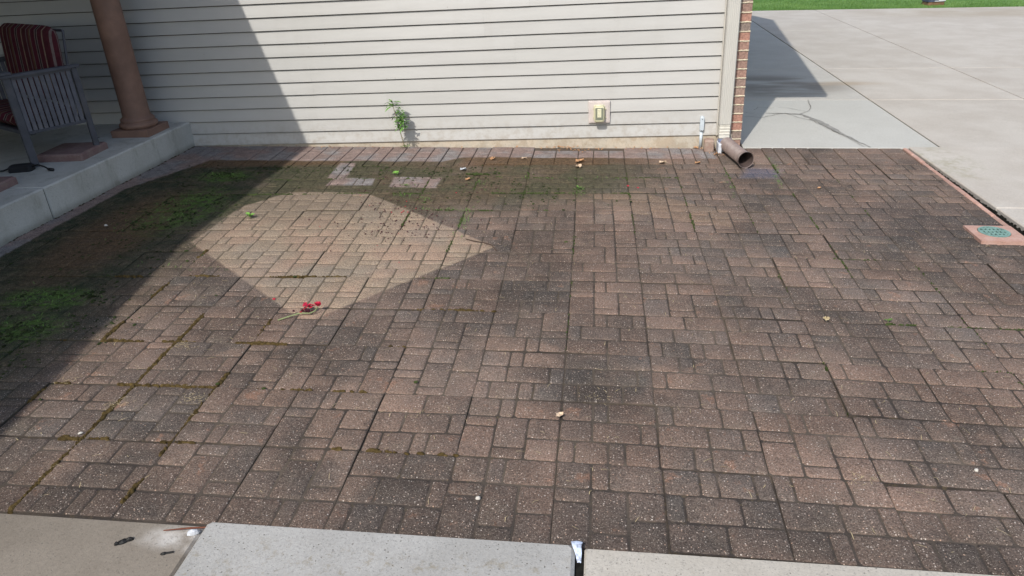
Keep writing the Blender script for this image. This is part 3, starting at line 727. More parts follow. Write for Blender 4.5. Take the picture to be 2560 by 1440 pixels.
t_ = MB(); t_.bbox(0, .093, 0, .194, 0, .0635, .003); bk.from_pydata([tuple(v) for v in t_.v], [], t_.f); bk.materials.append(M_brick)
bk2 = bpy.data.meshes.new('brick'); t_ = MB(); t_.bbox(0, .093, 0, .092, 0, .0635, .003); bk2.from_pydata([tuple(v) for v in t_.v], [], t_.f); bk2.materials.append(M_brick)
z = -.19; k = 0
while z < 2.5:
    for q_ in range(3 if z < 1.6 else 1):
        m_ = bk if (k % 2 == 0 or q_ > 0) else bk2
        o = inst('brick', m_, house); yy = -.004 + (q_ * .205 if k % 2 == 0 else (q_ * .205 - .103 if q_ else 0))
        o.location = (1.4555 + rnd.uniform(-.0015, .0015), yy, z)
        o.color = (rnd.random() ** 1.3 if rnd.random() < .85 else 0, rnd.random() * .7, 0, 1)
    z += .0762; k += 1
b = MB(); b.box(1.4535, 1.5455, .001, 9.0, -.3, 2.6); b.build('mortar_bed', M_mortar, house)
# cream mortar beads squeezed out of the corner joints
b = MB(); z = -.19
while z < 2.5:
    pts = [(1.4545 + .095 * t / 7, -.005 + rnd.uniform(-.0015, .001), z + .0698 + rnd.uniform(-.0018, .0018)) for t in range(8)]
    b.tube(pts, [.0062 + rnd.uniform(-.0012, .0014) for _ in pts], 6); z += .0762
tag(b.build('mortar_joint', M_mortar, house), kind='stuff')
# roof
o_, H_, s_ = .30, 2.56, .545; xe = 1.99
def roofslab(x0, x1, ya, za, yb, zb, th, mat, name):
    V = [(x0, ya, za), (x1, ya, za), (x1, yb, zb), (x0, yb, zb), (x0, ya, za + th), (x1, ya, za + th), (x1, yb, zb + th), (x0, yb, zb + th)]
    return mk(name, V, [(0, 3, 2, 1), (4, 5, 6, 7), (0, 1, 5, 4), (1, 2, 6, 5), (2, 3, 7, 6), (3, 0, 4, 7)], mat, house)
roofslab(-8.5, xe, -o_, H_, 4.4, H_ + s_ * 4.7, .14, M_shingle, 'roof'); roofslab(-8.5, xe, 9.1, H_, 4.4, H_ + s_ * 4.7, .14, M_shingle, 'roof')
mk('gable', [(1.545, 0, 2.602), (1.545, 9, 2.602), (1.545, 4.4, H_ + s_ * 4.6), (1.50, 0, 2.602), (1.50, 9, 2.602), (1.50, 4.4, H_ + s_ * 4.6)], [(0, 1, 2), (3, 5, 4), (0, 2, 5, 3), (1, 4, 5, 2), (0, 3, 4, 1)], M_siding, house)
# porch roof and an unseen house wall added to keep the porch dark
b = MB(); b.box(-8.5, -3.42, -8.4, -.32, 2.70, 2.74); b.build('porch_ceiling', M_soffit, house)
eave = [(-3.37, -.02), (-3.37, -5.0), (-3.03, -7.3), (-3.03, -8.45)]  # unseen eave edge, flared outward to shape its shadow on the patio
for (xa, ya), (xb, yb) in zip(eave[:-1], eave[1:]):
    ya = min(ya, -.32)
    mk('fascia', [(xa - .05, ya, 2.66), (xa - .02, ya, 2.66), (xb - .02, yb, 2.66), (xb - .05, yb, 2.66), (xa - .05, ya, 2.82), (xa - .02, ya, 2.82), (xb - .02, yb, 2.82), (xb - .05, yb, 2.82)],
       [(0, 3, 2, 1), (4, 5, 6, 7), (0, 1, 5, 4), (1, 2, 6, 5), (2, 3, 7, 6), (3, 0, 4, 7)], M_trim, house)
top = [(x, y, 2.87) for x, y in eave] + [(-8.5, y, 4.6) for x, y in eave]; bot = [(x, y, 2.75) for x, y in eave] + [(-8.5, y, 4.5) for x, y in eave]
F_ = [(k, k + 4, k + 5, k + 1) for k in range(3)] + [(k + 8, k + 9, k + 13, k + 12) for k in range(3)] + [(k, k + 1, k + 9, k + 8) for k in range(3)] + [(k + 4, k + 12, k + 13, k + 5) for k in range(3)] + [(0, 8, 12, 4), (3, 7, 15, 11)]
mk('porch_roof', top + bot, F_, M_shingle, house)
b = MB(); b.box(-6.95, -6.75, -9, .0, -.3, 2.7); b.build('unseen_shade_wall', M_siding, house)  # wall out of view, added to dim the ambient light on the porch

# ---------------------------------------------------------------- porch platform
porch = empty('porch_floor', kind='structure'); PT = .235
for (a, c) in ((-1.971, -.001), (-9.0, -1.977)):
    b = MB(); b.bbox(-6.75, -3.618, a, c, -.4, PT, .010, T=lambda p: Vector((p.x + .036 * p.y, p.y, p.z))); o = b.build('concrete_panel', M_porch, porch); o.color = (.5, 0, 0, 1)
b = MB(); b.box(-6.7, -3.70, -1.979, -1.969, -.3, PT - .012); b.build('joint_filler', M_gapdark, porch)
b = MB()
for _ in range(150):
    y = rnd.uniform(-4.5, -.05); r = rnd.uniform(.004, .012); b.blobs(G(-3.612 + .036 * y + rnd.uniform(-.004, .010), y, -.004), r, r * 1.6, r * .8, 0, 6, _)
tag(b.build('soil_crumbs', M_soil), 'dark soil crumbs gathered along the foot of the porch step', 'soil', kind='stuff')

# ---------------------------------------------------------------- column
col = empty('porch_column', (-3.88, -.40, PT), label='round terracotta painted porch column on a square plinth at the porch corner', cat='column')
b = MB(); b.bbox(-.178, .178, -.178, .178, 0, .062, .005); b.build('plinth', M_column, col)
b = MB(); b.lathe([(.150, .062), (.160, .070), (.166, .085), (.163, .100), (.150, .112), (.142, .114), (.142, .122), (.146, .128), (.146, .138), (.136, .146), (.128, .150), (.119, .162)], 56); b.build('base_ring', M_column, col, smooth=True)
b = MB(); b.lathe([(.119, .162), (.1165, .20), (.115, .6), (.112, 1.4), (.106, 2.465)], 56); b.build('shaft', M_column, col, smooth=True)
for pe in (M_column,): pass

# ---------------------------------------------------------------- pavers under the chair
def block(cx, cy, rz, label):
    b = MB(); b.bbox(-.197, .197, -.197, .197, 0, .058, .012); o = b.build('paver_block', M_block, loc=(cx, cy, PT)); o.rotation_euler = (0, 0, rz); o.color = (.4, 0, 0, 1)
    tag(o, label, 'paver', 'loose plum pavers lying on the porch')
block(-4.055, -1.115, R(4), 'square plum coloured paver under the rear leg of the porch chair')
block(-4.16, -2.065, R(3), 'plum coloured paver at the left photo edge, nearer the camera than the black adapter')

# ---------------------------------------------------------------- metal slatted chair
FL = Vector((-4.147, -1.449, PT)); RL = Vector((-3.893, -1.02, PT + .058))
ay = Vector((RL.x - FL.x, RL.y - FL.y, 0)); dep = ay.length; rz = math.atan2(ay.y, ay.x)
ch = empty('porch_chair', (FL.x, FL.y, PT), rz, label='dark steel porch chair with slatted side panel and striped cushions', cat='chair')
# local: +x back along side, +y away (left), chair width .62
WD = 1.28
def bar(name, x0, x1, y0, y1, z0, z1, mat=M_steel, par=ch, lean=0.0):
    b = MB(); b.bbox(x0, x1, y0, y1, z0, z1, .003); return b.build(name, mat, par)
for (y, s) in ((0, 0), (WD, 1)):
    b = MB(); b.bbox(-.028, .028, y - .016, y + .016, 0, .690, .004); b.build('leg', M_steel, ch)
    b = MB(); b.bbox(dep - .022, dep + .022, y - .016, y + .016, .058 if y == 0 else 0.0, .690, .004); b.build('leg', M_steel, ch)
    b = MB(); b.bbox(-.045, dep + .045, y - .030, y + .030, .690, .712, .006); b.bbox(-.075, .045, y - .032 if y == 0 else y - .16, y + .16 if y == 0 else y + .032, .7125, .735, .010); b.build('armrest', M_steel, ch)
    n = 11
    for k in range(n):
        wd = (dep - .056) / n; xa = .032 + k * wd
        b = MB(); b.bbox(xa, xa + wd - .009, y - .006, y + .006, .275, .672, .002); b.build('slat', M_slat, ch)
    bar('side_rail', .028, dep - .022, y - .010, y + .010, .255, .277); bar('side_rail', .028, dep - .022, y - .010, y + .010, .670, .690)
bar('seat_frame', -.01, .02, .018, WD - .018, .26, .29); bar('seat_frame', dep - .015, dep + .015, .018, WD - .018, .26, .29)
bar('seat_deck', .02, dep - .015, .02, WD - .02, .262, .276)
b = MB()
for yy in (.22, WD - .2): b.tube([(dep + .0, yy, .29), (dep + .04, yy, .6), (dep + .10, yy, .95)], .011, 8)
b.tube([(dep + .10, .22, .95), (dep + .10, WD - .2, .95)], .011, 8); b.build('back_frame', M_steel, ch)
def cushion(name, T, sx, sy, sz, label):
    V = []; F = []; nu, nv = 22, 16
    def prof(u, v, s):
        e = (1 - abs(u) ** 6) * (1 - abs(v) ** 6); return s * sz * .5 * (max(0, e) ** .35)
    for s in (1, -1):
        for j in range(nv + 1):
            for i in range(nu + 1):
                u = -1 + 2 * i / nu; v = -1 + 2 * j / nv
                cr = 1 - .07 * (abs(u) ** 8) * (abs(v) ** 8) * 1.0
                V.append((u * sx * .5 * cr, v * sy * .5 * cr, prof(u, v, s)))
        o0 = 0 if s == 1 else (nu + 1) * (nv + 1)
        for j in range(nv):
            for i in range(nu):
                a = o0 + j * (nu + 1) + i; q_ = (a, a + 1, a + nu + 2, a + nu + 1); F.append(q_ if s == 1 else q_[::-1])
    o = mk(name, V, F, M_cush, smooth=True); o.matrix_world = T; tag(o, label, 'cushion', 'striped cushions on the porch chair'); return o
CH = Matrix.Translation((FL.x, FL.y, PT)) @ Matrix.Rotation(rz, 4, 'Z')
# back cushion: local x -> chair y, local y -> up, facing chair -x
Bk = Matrix(((0, .10, -1, dep - .02 + .0), (-1, 0, 0, .155 + .52), (0, 1, .10, .70), (0, 0, 0, 1)))
o = cushion('back_cushion', CH @ Bk, 1.04, .60, .11, 'burgundy and tan striped back cushion standing against the chair back')
St = Matrix(((0, 1, 0, .25), (-1, 0, 0, .64), (0, 0, 1, .335), (0, 0, 0, 1)))
cushion('seat_cushion', CH @ St, 1.14, .48, .10, 'striped seat cushion lying behind the slatted side of the chair')

# ---------------------------------------------------------------- adapter with cord
ad = empty('power_adapter', (-4.19, -1.545, PT), R(14), label='black power adapter with cord lying at the front leg of the porch chair', cat='adapter')
b = MB(); b.bbox(-.085, .085, -.05, .045, 0, .052, .014); b.build('housing', M_black, ad)
b = MB(); b.tube([(-.08, 0, .03), (-.14, .0, .012), (-.26, .03, .008), (-.42, .03, .008), (-.6, .08, .008)], .0065, 8); b.build('cord', M_black, ad, smooth=True)
b = MB(); b.tube([(.08, .0, .03), (.13, -.01, .040), (.19, -.045, .03), (.235, -.075, .012)], .0065, 8); b.tube([(.228, -.070, .013), (.268, -.092, .012)], .013, 8); b.build('plug', M_black, ad, smooth=True)
b = MB()
for (x, y) in ((-4.02, -.86), (-4.06, -.84)): b.leaf((x, y, PT + .060), (1, .3, .6), (0, 0, 1), .06, .03, .2)
tag(b.build('dead_leaf', M_char), 'curled dark leaf on the paver beneath the chair', 'leaf')

# ---------------------------------------------------------------- downspout and drain pipe
ds = empty('downspout', (1.387, -.030, -.02), label='cream fluted metal downspout at the right end of the siding', cat='downspout')
hw, d0 = .050, .078
prof = [(-hw, 0), (-hw, -d0 + .006), (-hw + .006, -d0)]
nf = 6; xs_ = [-hw + .006 + (2 * hw - .012) * i / (nf * 2) for i in range(nf * 2 + 1)]
for i, x in enumerate(xs_[1:-1]): prof.append((x, -d0 + (.0020 if i % 2 == 0 else 0)))
prof += [(hw - .006, -d0), (hw, -d0 + .006), (hw, 0)]
def extr(prof, z0, z1, nz=1, wob=None):
    V = []; F = []; m_ = len(prof)
    for j in range(nz + 1):
        z = z0 + (z1 - z0) * j / nz; k = wob(j / nz) if wob else 1
        V += [(x * k, y * k, z) for x, y in prof]
    for j in range(nz):
        for i in range(m_): a = j * m_ + i; c = j * m_ + (i + 1) % m_; F.append((a, a + m_, c + m_, c))
    return V, F
V, F = extr(prof, .135, 2.6); mk('pipe_body', V, F, M_gutter, ds)
b = MB(); V, F = extr([(-.044, -.004), (-.044, -.072), (.044, -.072), (.044, -.004)], .012, .137, 10, lambda t: 1.0 + .03 * math.sin(t * 6.28 * 4.5)); mk('crimped_end', V, F, M_crimp, ds)
dp = empty('drain_pipe', (1.39, -.10, gz(1.39, -.1)), label='brown corrugated drain pipe running from the downspout onto the patio', cat='drain pipe')
ori = dp.location
def L3(x, y, z): return Vector((x, y, z)) - ori
b = MB(); b.bbox(-.062, .062, -.055, .040, .060, .105, .008, T=lambda p: p + Vector((.008, -.0, .0))); b.build('adapter_band', M_blueclamp, dp)
b = MB(); b.bbox(-.060, -.030, -.105, .035, .002, .085, .006); b.bbox(-.030, .062, -.05, .03, .002, .062, .006); b.build('adapter', M_adapter, dp)
b = MB(); b.box(.0, .055, -.0605, -.056, .070, .078); b.build('label_stripe', M_adapter, dp)
p0 = G(1.402, -.150, .072); p1 = G(1.447, -.40, .066); p2 = G(1.492, -.615, .068)
pts = []; rads = []; N = 230
for i in range(N + 1):
    t = i / N; p = p0.lerp(p1, t).lerp(p1.lerp(p2, t), t); pts.append(p - ori); ph = math.sin(t * 2 * math.pi * 25); rads.append(.0560 + .0050 * ph if t < .86 else .0560 + (.006 if t > .9 else 0) + .004 * max(0, (t - .9) * 10))
b = MB(); b.tube(pts, rads, 40, cap=False); ctb = b.build('corrugated_tube', M_pipe, dp, smooth=True)
b = MB(); b.tube([pts[N // 2], pts[-22], pts[-1]], [.049, .052, .0612], 40, cap=False); o = b.build('tube_lining', M_pipein, ctb, smooth=True)
d_ = (pts[-1] - pts[-2]).normalized(); b = MB(); b.tube([pts[-1] - d_ * .008, pts[-1] + d_ * .002], [.0675, .0675], 40, cap=False); b.tube([pts[-1] + d_ * .002, pts[-1] + d_ * .002 - d_ * .012], [.0675, .060], 40, cap=False); b.build('rim', M_pipe, ctb, smooth=True)
lb = MB(); lb.bbox(-.042, .042, -.06, .045, 0, .100, .010); o = lb.build('loose_brick', M_loose, loc=G(1.262, -.085)); o.rotation_euler = (0, 0, R(-3)); o.color = (.4, 0, 0, 1)
tag(o, 'worn brick standing against the foundation left of the downspout foot', 'brick')

# ---------------------------------------------------------------- conduit and outlet
cd = empty('conduit', (1.198, -.020, .0), label='pale blue grey electrical conduit rising from the paving to the lowest siding', cat='conduit')
b = MB(); b.tube([(0, 0, gz(1.2, 0) - .01), (0, 0, .055)], .0140, 14); b.build('pipe', M_conduit, cd, smooth=True)
b = MB()
for (rr, z) in ((.0, 0),): pass
V = []; F = []; outl = [(.019 * math.cos(a), .019 * math.sin(a) + (.048 if math.sin(a) > 0 else -.048)) for a in [2 * math.pi * k / 24 for k in range(24)]]
for (y, k) in ((.012, 1), (-.022, 1), (-.027, .88)): V += [(x * k, y, z * k + .108) for x, z in outl]
for r in range(2):
    for k in range(24): F.append((r * 24 + k, r * 24 + 24 + k, r * 24 + 24 + (k + 1) % 24, r * 24 + (k + 1) % 24))
F.append(tuple(48 + k for k in range(24))); mk('elbow_body', V, F, M_conduit, cd)
b = MB(); b.tube([(0, -.026, .150), (0, -.030, .150)], .0035, 8); b.tube([(0, -.026, .050), (0, -.030, .050)], .0035, 8); b.build('screw', M_dark, cd)
ot = empty('wall_outlet', (.294, -.022, .234), label='yellowed weatherproof outlet cover on a square mounting block on the siding', cat='outlet')
b = MB()
Tm = lambda p: Vector((p.x, -p.z, p.y))   # build in XY then stand up
b.bbox(-.096, .096, -.100, .100, -.012, .014, .005, T=Tm); b.build('mounting_block', M_plate, ot)
b = MB(); b.bbox(-.084, .084, -.090, .088, .0135, .0165, .002, T=Tm); b.build('mounting_rim', M_plate, ot)
b = MB(); b.bbox(-.050, .050, -.074, .066, .014, .030, .010, T=Tm); b.bbox(-.044, .044, -.080, .062, .026, .072, .010, T=Tm); cov = b.build('cover', M_outlet, ot)
b = MB(); b.tube([Vector((-.036, -.050, .066)), Vector((.036, -.050, .066))], .008, 10); b.build('hinge', M_outletw, cov, smooth=True)
b = MB(); b.bbox(-.034, .034, -.058, .050, .0715, .0745, .002, T=Tm); b.build('cover_window', M_smoke, cov)
b = MB(); b.bbox(-.0165, .0185, -.034, .042, .0740, .0770, .002, T=Tm); b.build('receptacle', M_outletw, ot)
b = MB()
for z in (.028, -.012):
    for x in (-.006, .006): b.box(x - .001, x + .001, z - .004, z + .004, .0770, .0775, T=Tm)
    b.box(-.0015, .0015, z - .013, z - .010, .0770, .0775, T=Tm)
b.build('slot', M_dark, ot)
b = MB()
for z in (.03, -.045): b.tube([Vector((.055, -.015, z)), Vector((.055, -.028, z))], .006, 8); b.tube([Vector((-.055, -.015, z)), Vector((-.055, -.022, z))], .004, 8)
b.build('latch', M_outlet, cov)

# ---------------------------------------------------------------- yard drain
dn = empty('yard_drain', (0, 0, 0), label='square pink concrete drain surround with round green grate at the driveway edge', cat='drain')
b = MB()
cx, cy, rr_, n = 2.800, -1.985, .094, 32; sq = []
x0, x1, y0, y1 = 2.662, 2.950, -2.135, -1.872
def onsq(a):
    c, s = math.cos(a), math.sin(a); k = 1e9
    if c > 1e-6: k = min(k, (x1 - cx) / c)
    if c < -1e-6: k = min(k, (x0 - cx) / c)
    if s > 1e-6: k = min(k, (y1 - cy) / s)
    if s < -1e-6: k = min(k, (y0 - cy) / s)
    return cx + c * k, cy + s * k
ang = sorted([2 * math.pi * k / n for k in range(n)] + [math.atan2(yy - cy, xx - cx) % (2 * math.pi) for xx in (x0, x1) for yy in (y0, y1)])
n = len(ang); HT = .014
for a in ang:
    b.v.append(G(*onsq(a), -.04)); b.v.append(G(*onsq(a), HT)); b.v.append(G(cx + rr_ * math.cos(a), cy + rr_ * math.sin(a), HT + .003)); b.v.append(G(cx + rr_ * math.cos(a), cy + rr_ * math.sin(a), -.01))
for k in range(n):
    a, c = 4 * k, 4 * ((k + 1) % n)
    for t in range(3): b.f.append((a + t, c + t, c + t + 1, a + t + 1))
o = b.build('concrete_surround', M_red, dn); o.color = (.5, 0, 0, 1)
b = MB(); n = 36
def gpt(x, y, z): return G(cx + x, cy + y, z)
for k in range(n):
    a = 2 * math.pi * k / n
    for (r, z) in ((.091, .008), (.091, .019), (.078, .019), (.078, .008)): b.v.append(gpt(r * math.cos(a), r * math.sin(a), z))
for k in range(n):
    a, c = 4 * k, 4 * ((k + 1) % n)
    for t in range(4): b.f.append((a + t, c + t, c + (t + 1) % 4, a + (t + 1) % 4))
for k in range(-3, 4):
    x = k * .0245; hl = math.sqrt(max(0, .079 ** 2 - x * x)); b.box(x - .0058, x + .0058, -hl, hl, .009, .018, T=lambda p: gpt(p.x, p.y, p.z))
for y in (-.062, -.022, .020, .060): hl = math.sqrt(.079 ** 2 - y * y); b.box(-hl, hl, y - .0075, y + .0075, .0085, .0175, T=lambda p: gpt(p.x, p.y, p.z))
b.build('grate', M_grate, dn)
b = MB(); k = 0
b.v += [gpt(.1 * math.cos(2 * math.pi * k / 20), .1 * math.sin(2 * math.pi * k / 20), -.008) for k in range(20)]; b.f.append(tuple(range(20))); b.build('sump', M_dark, dn)
b = MB()
for _ in range(150):
    y = rnd.uniform(-1.95, -.02); r = rnd.uniform(.004, .010); b.blobs(G(2.978 - .022 * y + rnd.uniform(-.006, .006) * (1 - y), y, -.016), r, r * 1.8, r * .8, 0, 6, _)
tag(b.build('gap_moss', M_gapdark), 'black moss packed into the gap beside the pink edging', 'moss', kind='stuff')

# ---------------------------------------------------------------- post base on the lawn
pb = empty('lamp_post_base', G(7.55, 11.45), R(6), label='weathered navy post base with white patch on the lawn edge', cat='post')
b = MB(); b.bbox(-.19, .16, -.14, .14, -.03, .075, .012); b.build('brick_foot', simple('dirty brick foot', (.17, .10, .06), .9, .2, .4, 12), pb)
b = MB(); b.v += [Vector(p) for p in ((-.20, -.15, .075), (.17, -.15, .075), (.17, .15, .075), (-.20, .15, .075), (-.15, -.13, .95), (.15, -.13, .95), (.15, .13, .95), (-.15, .13, .95))]
b.f += [(0, 1, 5, 4), (1, 2, 6, 5), (2, 3, 7, 6), (3, 0, 4, 7), (4, 5, 6, 7), (3, 2, 1, 0)]; b.build('post_body', M_postblue, pb)
b = MB(); b.box(.02, .165, -.156, -.1505, .085, .165); b.box(-.07, .12, -.158, -.1515, .078, .095); b.build('white_patch', M_white, pb)

# ---------------------------------------------------------------- plants
wd = empty('wall_weed', (-1.535, -.045, gz(-1.535, -.045)), label='tall leafy green weed growing out of the foot of the siding', cat='weed')
wd.scale = (1.08, 1.08, 1.08); g0 = wd.location
st = [Vector((.012, 0, 0)), Vector((.006, -.03, .10)), Vector((-.002, -.055, .20)), Vector((-.012, -.075, .30)), Vector((-.024, -.085, .385)), Vector((-.026, -.09, .43))]
b = MB(); b.tube(st, [.0038, .0034, .003, .0026, .002, .0012], 6); b.tube([st[2], st[2] + Vector((.04, -.02, .05)), st[2] + Vector((.06, -.03, .09))], .0018, 5); b.tube([st[1], st[1] + Vector((.03, -.01, -.02))], .0015, 5); b.build('stem', M_stem, wd)
wr = random.Random(5); leaves = []
for k in range(17):
    a = k * 2.4; el = wr.uniform(-.25, 1.0); leaves.append((st[4] + Vector((0, 0, wr.uniform(-.02, .03))), (math.cos(a) * 1.1, math.sin(a) * .8 - .1, el), wr.uniform(.060, .095), wr.uniform(.016, .025)))
for k in range(120):
    c = Vector((.032 + wr.gauss(0, .026), -.085 + wr.gauss(0, .018), .255 + wr.gauss(0, .040))); a = wr.uniform(0, 6.28)
    leaves.append((c, (math.cos(a), math.sin(a) * .8, wr.uniform(-.5, .8)), wr.uniform(.034, .062), wr.uniform(.011, .019)))
for k in range(9):
    a = wr.uniform(0, 6.28); leaves.append((st[3] + Vector((0, 0, wr.uniform(-.06, .05))), (math.cos(a), math.sin(a), -.2), wr.uniform(.03, .06), .011))
for p, d, L, ww in leaves:
    b = MB(); b.leaf(p, d, (0, 0, 1), L, ww, .35); b.build('leaf', M_leaf, wd)
b = MB()
for k in range(16): a = wr.uniform(0, 6.28); b.leaf(Vector((.02 + wr.gauss(0, .02), -.01, .01)), (math.cos(a), math.sin(a) - .4, .5), (0, 0, 1), wr.uniform(.02, .04), .009, .3)
b.build('basal_leaves', M_weed, wd)
def sprout(x, y, n, L, label, mat=M_leafb, seed=0):
    rr = random.Random(seed); e = empty('sprout', G(x, y, -.003), label=label, cat='sprout', group='sprouts in the patio joints')
    b = MB(); b.tube([(0, 0, 0), (0, .002, L * .5)], .0018, 5); b.build('stem', M_gstem, e)
    for k in range(n):
        a = k * 2.4 + rr.uniform(-.3, .3); b = MB(); b.leaf((0, 0, L * .45 * rr.uniform(.5, 1.1)), (math.cos(a), math.sin(a), rr.uniform(.1, .9)), (0, 0, 1), L * rr.uniform(.7, 1.1), L * .48, .25); b.build('leaf', mat, e)
sprout(-2.207, -1.906, 7, .055, 'leafy light green sprout in a joint at the left of the paler paving', seed=1)
sprout(-1.391, -.875, 7, .042, 'bright green sprout beside the pale rectangular stone at the back', seed=2)
sprout(-1.235, -1.16, 5, .028, 'small dull green sprout in front of the pale rectangular stone', M_weed, seed=3)
sprout(.14, -1.19, 8, .036, 'bushy green sprout in the back joint below the outlet', M_weed, seed=4)
sprout(1.76, -3.196, 4, .026, 'tiny green sprout in the right-hand paving', M_weed, seed=5)
sprout(-2.785, -1.99, 4, .022, 'tiny pale sprout in the shaded algae left of the paler paving', M_weed, seed=6)

# ---------------------------------------------------------------- fallen flower
fl = empty('fallen_flower', G(-1.262, -3.298, .006), label='cut crimson flower head with pale stem lying on the paving', cat='flower')
b = MB(); b.tube([(-.125, -.085, .002), (-.075, -.05, .006), (-.03, -.022, .010), (.03, -.015, .008), (.052, .0, .014), (.060, .022, .026)], .0033, 7); b.build('stem', M_gstem, fl, smooth=True)
b = MB(); b.tube([(-.03, -.022, .010), (-.012, .01, .02), (.004, .022, .028)], .0022, 6); b.tube([(-.02, -.015, .01), (-.025, .01, .018)], .002, 6); b.build('stalk', M_petalr, fl)
rr = random.Random(3)
for k in range(14):
    a = rr.uniform(0, 6.28); c = Vector((.0 + rr.gauss(0, .012), .026 + rr.gauss(0, .008), .022 + rr.uniform(0, .014)))
    b = MB(); b.leaf(c, (math.cos(a), math.sin(a), rr.uniform(.1, 1)), (0, 0, 1), .024, .022, .3, .5); b.build('petal', M_petal, fl)
for k in range(6):
    a = k * 1.05; b = MB(); b.leaf(Vector((.060, .030, .026)), (math.cos(a) * .6, math.sin(a) * .6, 1), (0, 1, 0), .032, .020, .1, .5); b.build('petal', M_petal, fl)
b = MB()
for k in range(26): b.blobs(Vector((rr.gauss(.008, .022), rr.gauss(.004, .009), .006 + rr.uniform(0, .012))), .008, .005, .008, rr.uniform(0, 3), 6, k)
b.build('withered_florets', M_petald, fl)

# ---------------------------------------------------------------- dry leaves and odds and ends
def dryleaf(x, y, s, rz, label, mat=M_dry, dz=.004):
    b = MB(); n = 5; rr = random.Random(int(x * 977) & 255)
    for j in range(n + 1):
        t = j / n
        for i in range(-2, 3):
            w_ = math.sin(math.pi * min(.98, t * .9 + .06)) ** .7 * .42; jag = 1 + .25 * ((j + abs(i)) % 2)
            b.v.append(Vector(((t - .5) * s, i / 2 * w_ * s * (jag if abs(i) == 2 else 1), s * (.20 * (i / 2) ** 2 + .10 * math.sin(t * 5 + i) + rr.uniform(0, .05)))))
    for j in range(n):
        for i in range(4): a = j * 5 + i; b.f.append((a, a + 1, a + 6, a + 5))
    b.tube([(s * .45, 0, s * .05), (s * .75, s * .08, s * .02)], s * .015, 4)
    o = b.build('dry_leaf', mat, loc=G(x, y, dz)); o.rotation_euler = (0, 0, rz); tag(o, label, 'leaf', 'dry leaves on the paving')
dryleaf(.131, -.478, .075, .3, 'largest curled tan leaf, on the back joint below the outlet')
dryleaf(.125, -.625, .055, 1.9, 'pale curled leaf just in front of the largest tan leaf', M_dry2)
dryleaf(-.64, -.42, .055, 1.3, 'narrow tan leaf standing in the joint at the edge of the clean strip', M_dry)
dryleaf(-.36, -.40, .045, .1, 'flat pale leaf on the clean strip between the weed and the outlet', M_dry2)
dryleaf(-.761, -.994, .045, .8, 'small orange brown leaf beside the dark clump behind the pale stone', M_dry)
dryleaf(-.846, -.729, .050, .4, 'pale grey leaf lying alone on the dark algae behind the pale stone', M_white)
dryleaf(1.459, -3.194, .035, 1.2, 'small yellow leaf on the right-hand paving', M_straw)
dryleaf(.148, -4.106, .034, .5, 'small curled straw coloured leaf near the front of the patio', M_dry2)
dryleaf(1.95, -1.12, .03, .5, 'small orange leaf right of the drain pipe mouth', M_dry)
dryleaf(.83, -.50, .06, -.1, 'narrow yellow leaf on the brown stones left of the conduit', M_dry2)
dryleaf(1.12, -.50, .045, .2, 'thin brown leaf between the yellow leaf and the loose brick', M_dry)
b = MB(); rr = random.Random(9)
for (cx_, cy_, sx_, n) in ((-.08, -.05, .10, 46), (.1, -.13, .12, 22), (1.165, -.045, .02, 16), (-1.9, -.04, .6, 16), (.6, -.06, .3, 26), (1.33, -.22, .03, 14), (-.5, -.05, .3, 14)):
    for k in range(n):
        a = rr.uniform(0, 6.28); x, y = rr.gauss(cx_, sx_), min(-.012, rr.gauss(cy_, .02)); b.leaf(G(x, y, .003), (math.cos(a), math.sin(a), rr.uniform(0, .7)), (0, 0, 1), rr.uniform(.012, .035), rr.uniform(.006, .016), .1, .6)
tag(b.build('leaf_litter', M_dry), 'crumbled tan leaf litter along the foot of the foundation', 'leaf litter', kind='stuff')
b = MB()
for k in range(22): b.blobs(G(-.72 + rr.gauss(0, .055), -.845 + rr.gauss(0, .012), .003), .014, .007, .010, rr.uniform(-.5, .5), 6, k)
tag(b.build('moss_clump', M_mossg), 'dark mossy clump between the pale leaf and the small orange leaf', 'moss', kind='stuff')
b = MB(); pts = [(-.57, -2.235), (-.50, -2.275), (-.44, -2.29), (-.385, -2.33), (-.35, -2.40), (-.335, -2.42)]
b.tube([G(x, y, .006 + .002 * (i % 2)) for i, (x, y) in enumerate(pts)], [.0022, .003, .003, .0028, .0025, .0018], 6)
tag(b.build('twig', M_twig), 'thin dark bent twig at the right tip of the paler paving', 'twig')
b = MB(); b.tube([G(-1.19, -4.868, .002), G(-1.10, -4.853, .006), G(-1.01, -4.843, .008)], [.002, .0035, .003], 6); tag(b.build('twig', simple('reddish twig', (.13, .05, .03), .8, .2, .3, 40)), 'short reddish twig at the corner of the raised walk slab', 'twig')
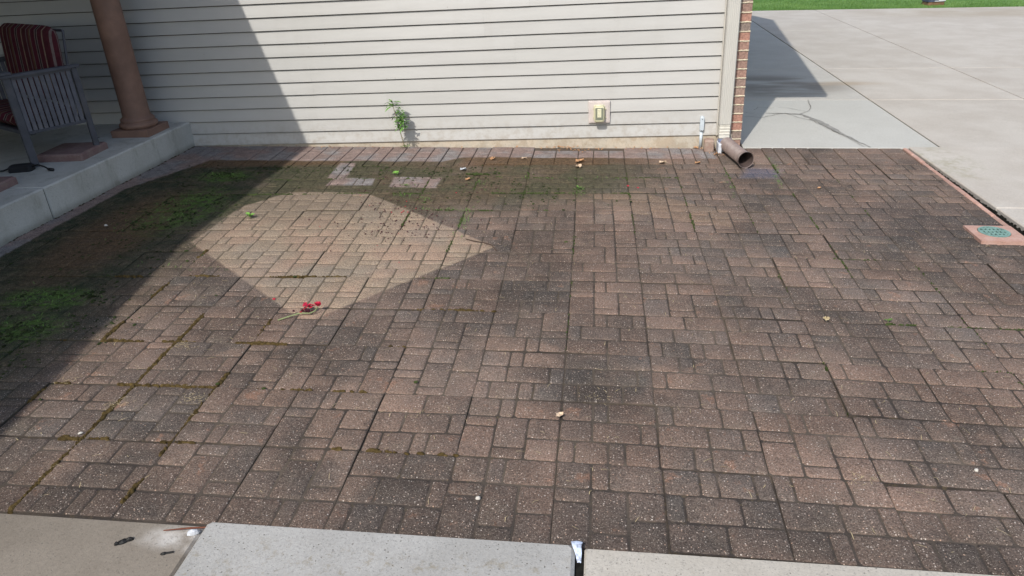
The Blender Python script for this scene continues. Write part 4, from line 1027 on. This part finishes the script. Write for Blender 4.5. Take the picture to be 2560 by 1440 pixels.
b = MB(); b.blobs(G(-1.084, -4.866, .0), .021, .012, .014, .5, 9, 2); tag(b.build('concrete_chip', M_white), 'chalky white chip wedged at the corner of the walk slabs', 'chip')
b = MB(); b.blobs(G(-.121, -4.622, .003), .010, .008, .009, 0, 8, 4); o = b.build('pebble', M_pebble, smooth=True); tag(o, 'round white pebble near the front edge, right of the patio centre', 'pebble', 'pale pebbles on the paving')
b = MB(); b.blobs(G(-1.838, -4.375, .003), .010, .005, .006, .6, 8, 5); tag(b.build('pebble', M_pebble, smooth=True), 'elongated white pebble in the mossy joint at the lower left', 'pebble', 'pale pebbles on the paving')
b = MB(); b.blobs(G(-3.20, -2.10, .003), .012, .008, .010, .6, 8, 6); tag(b.build('pebble', M_pebble, smooth=True), 'white pebble in the shaded algae beside the porch', 'pebble', 'pale pebbles on the paving')
b = MB(); b.blobs(G(1.697, -4.326, .003), .010, .008, .007, .6, 8, 7); tag(b.build('pebble', M_pebble, smooth=True), 'white pebble in the lower right paving', 'pebble', 'pale pebbles on the paving')
b = MB(); b.blobs(G(-1.308, -4.925, -.008), .026, .014, .012, .5, 7, 11); b.blobs(G(-1.29, -4.912, -.006), .016, .011, .014, .2, 7, 12); b.blobs(G(-1.325, -4.935, -.006), .010, .008, .012, .2, 6, 13)
tag(b.build('debris', M_char), 'larger black shrivelled scrap on the dirty left walk slab', 'debris', 'black scraps on the walk')
b = MB(); b.blobs(G(-1.138, -4.962, -.008), .014, .009, .010, .3, 7, 14); b.tube([G(-1.13, -4.96, -.004), G(-1.108, -4.953, -.004)], .004, 6)
tag(b.build('debris', M_char), 'smaller black scrap with a tail beside the joint of the walk', 'debris', 'black scraps on the walk')
b = MB()
for (x, y) in ((-1.43, -3.98), (-1.20, -4.0), (.09, -2.241), (-.52, -3.9), (-1.5, -2.85)):
    b.blobs(G(x, y, .002), .012, .008, .006, .4, 6, int(x * 10))
tag(b.build('moss_dots', M_mossg), 'little dark moss cushions dotted over the paving', 'moss', kind='stuff')
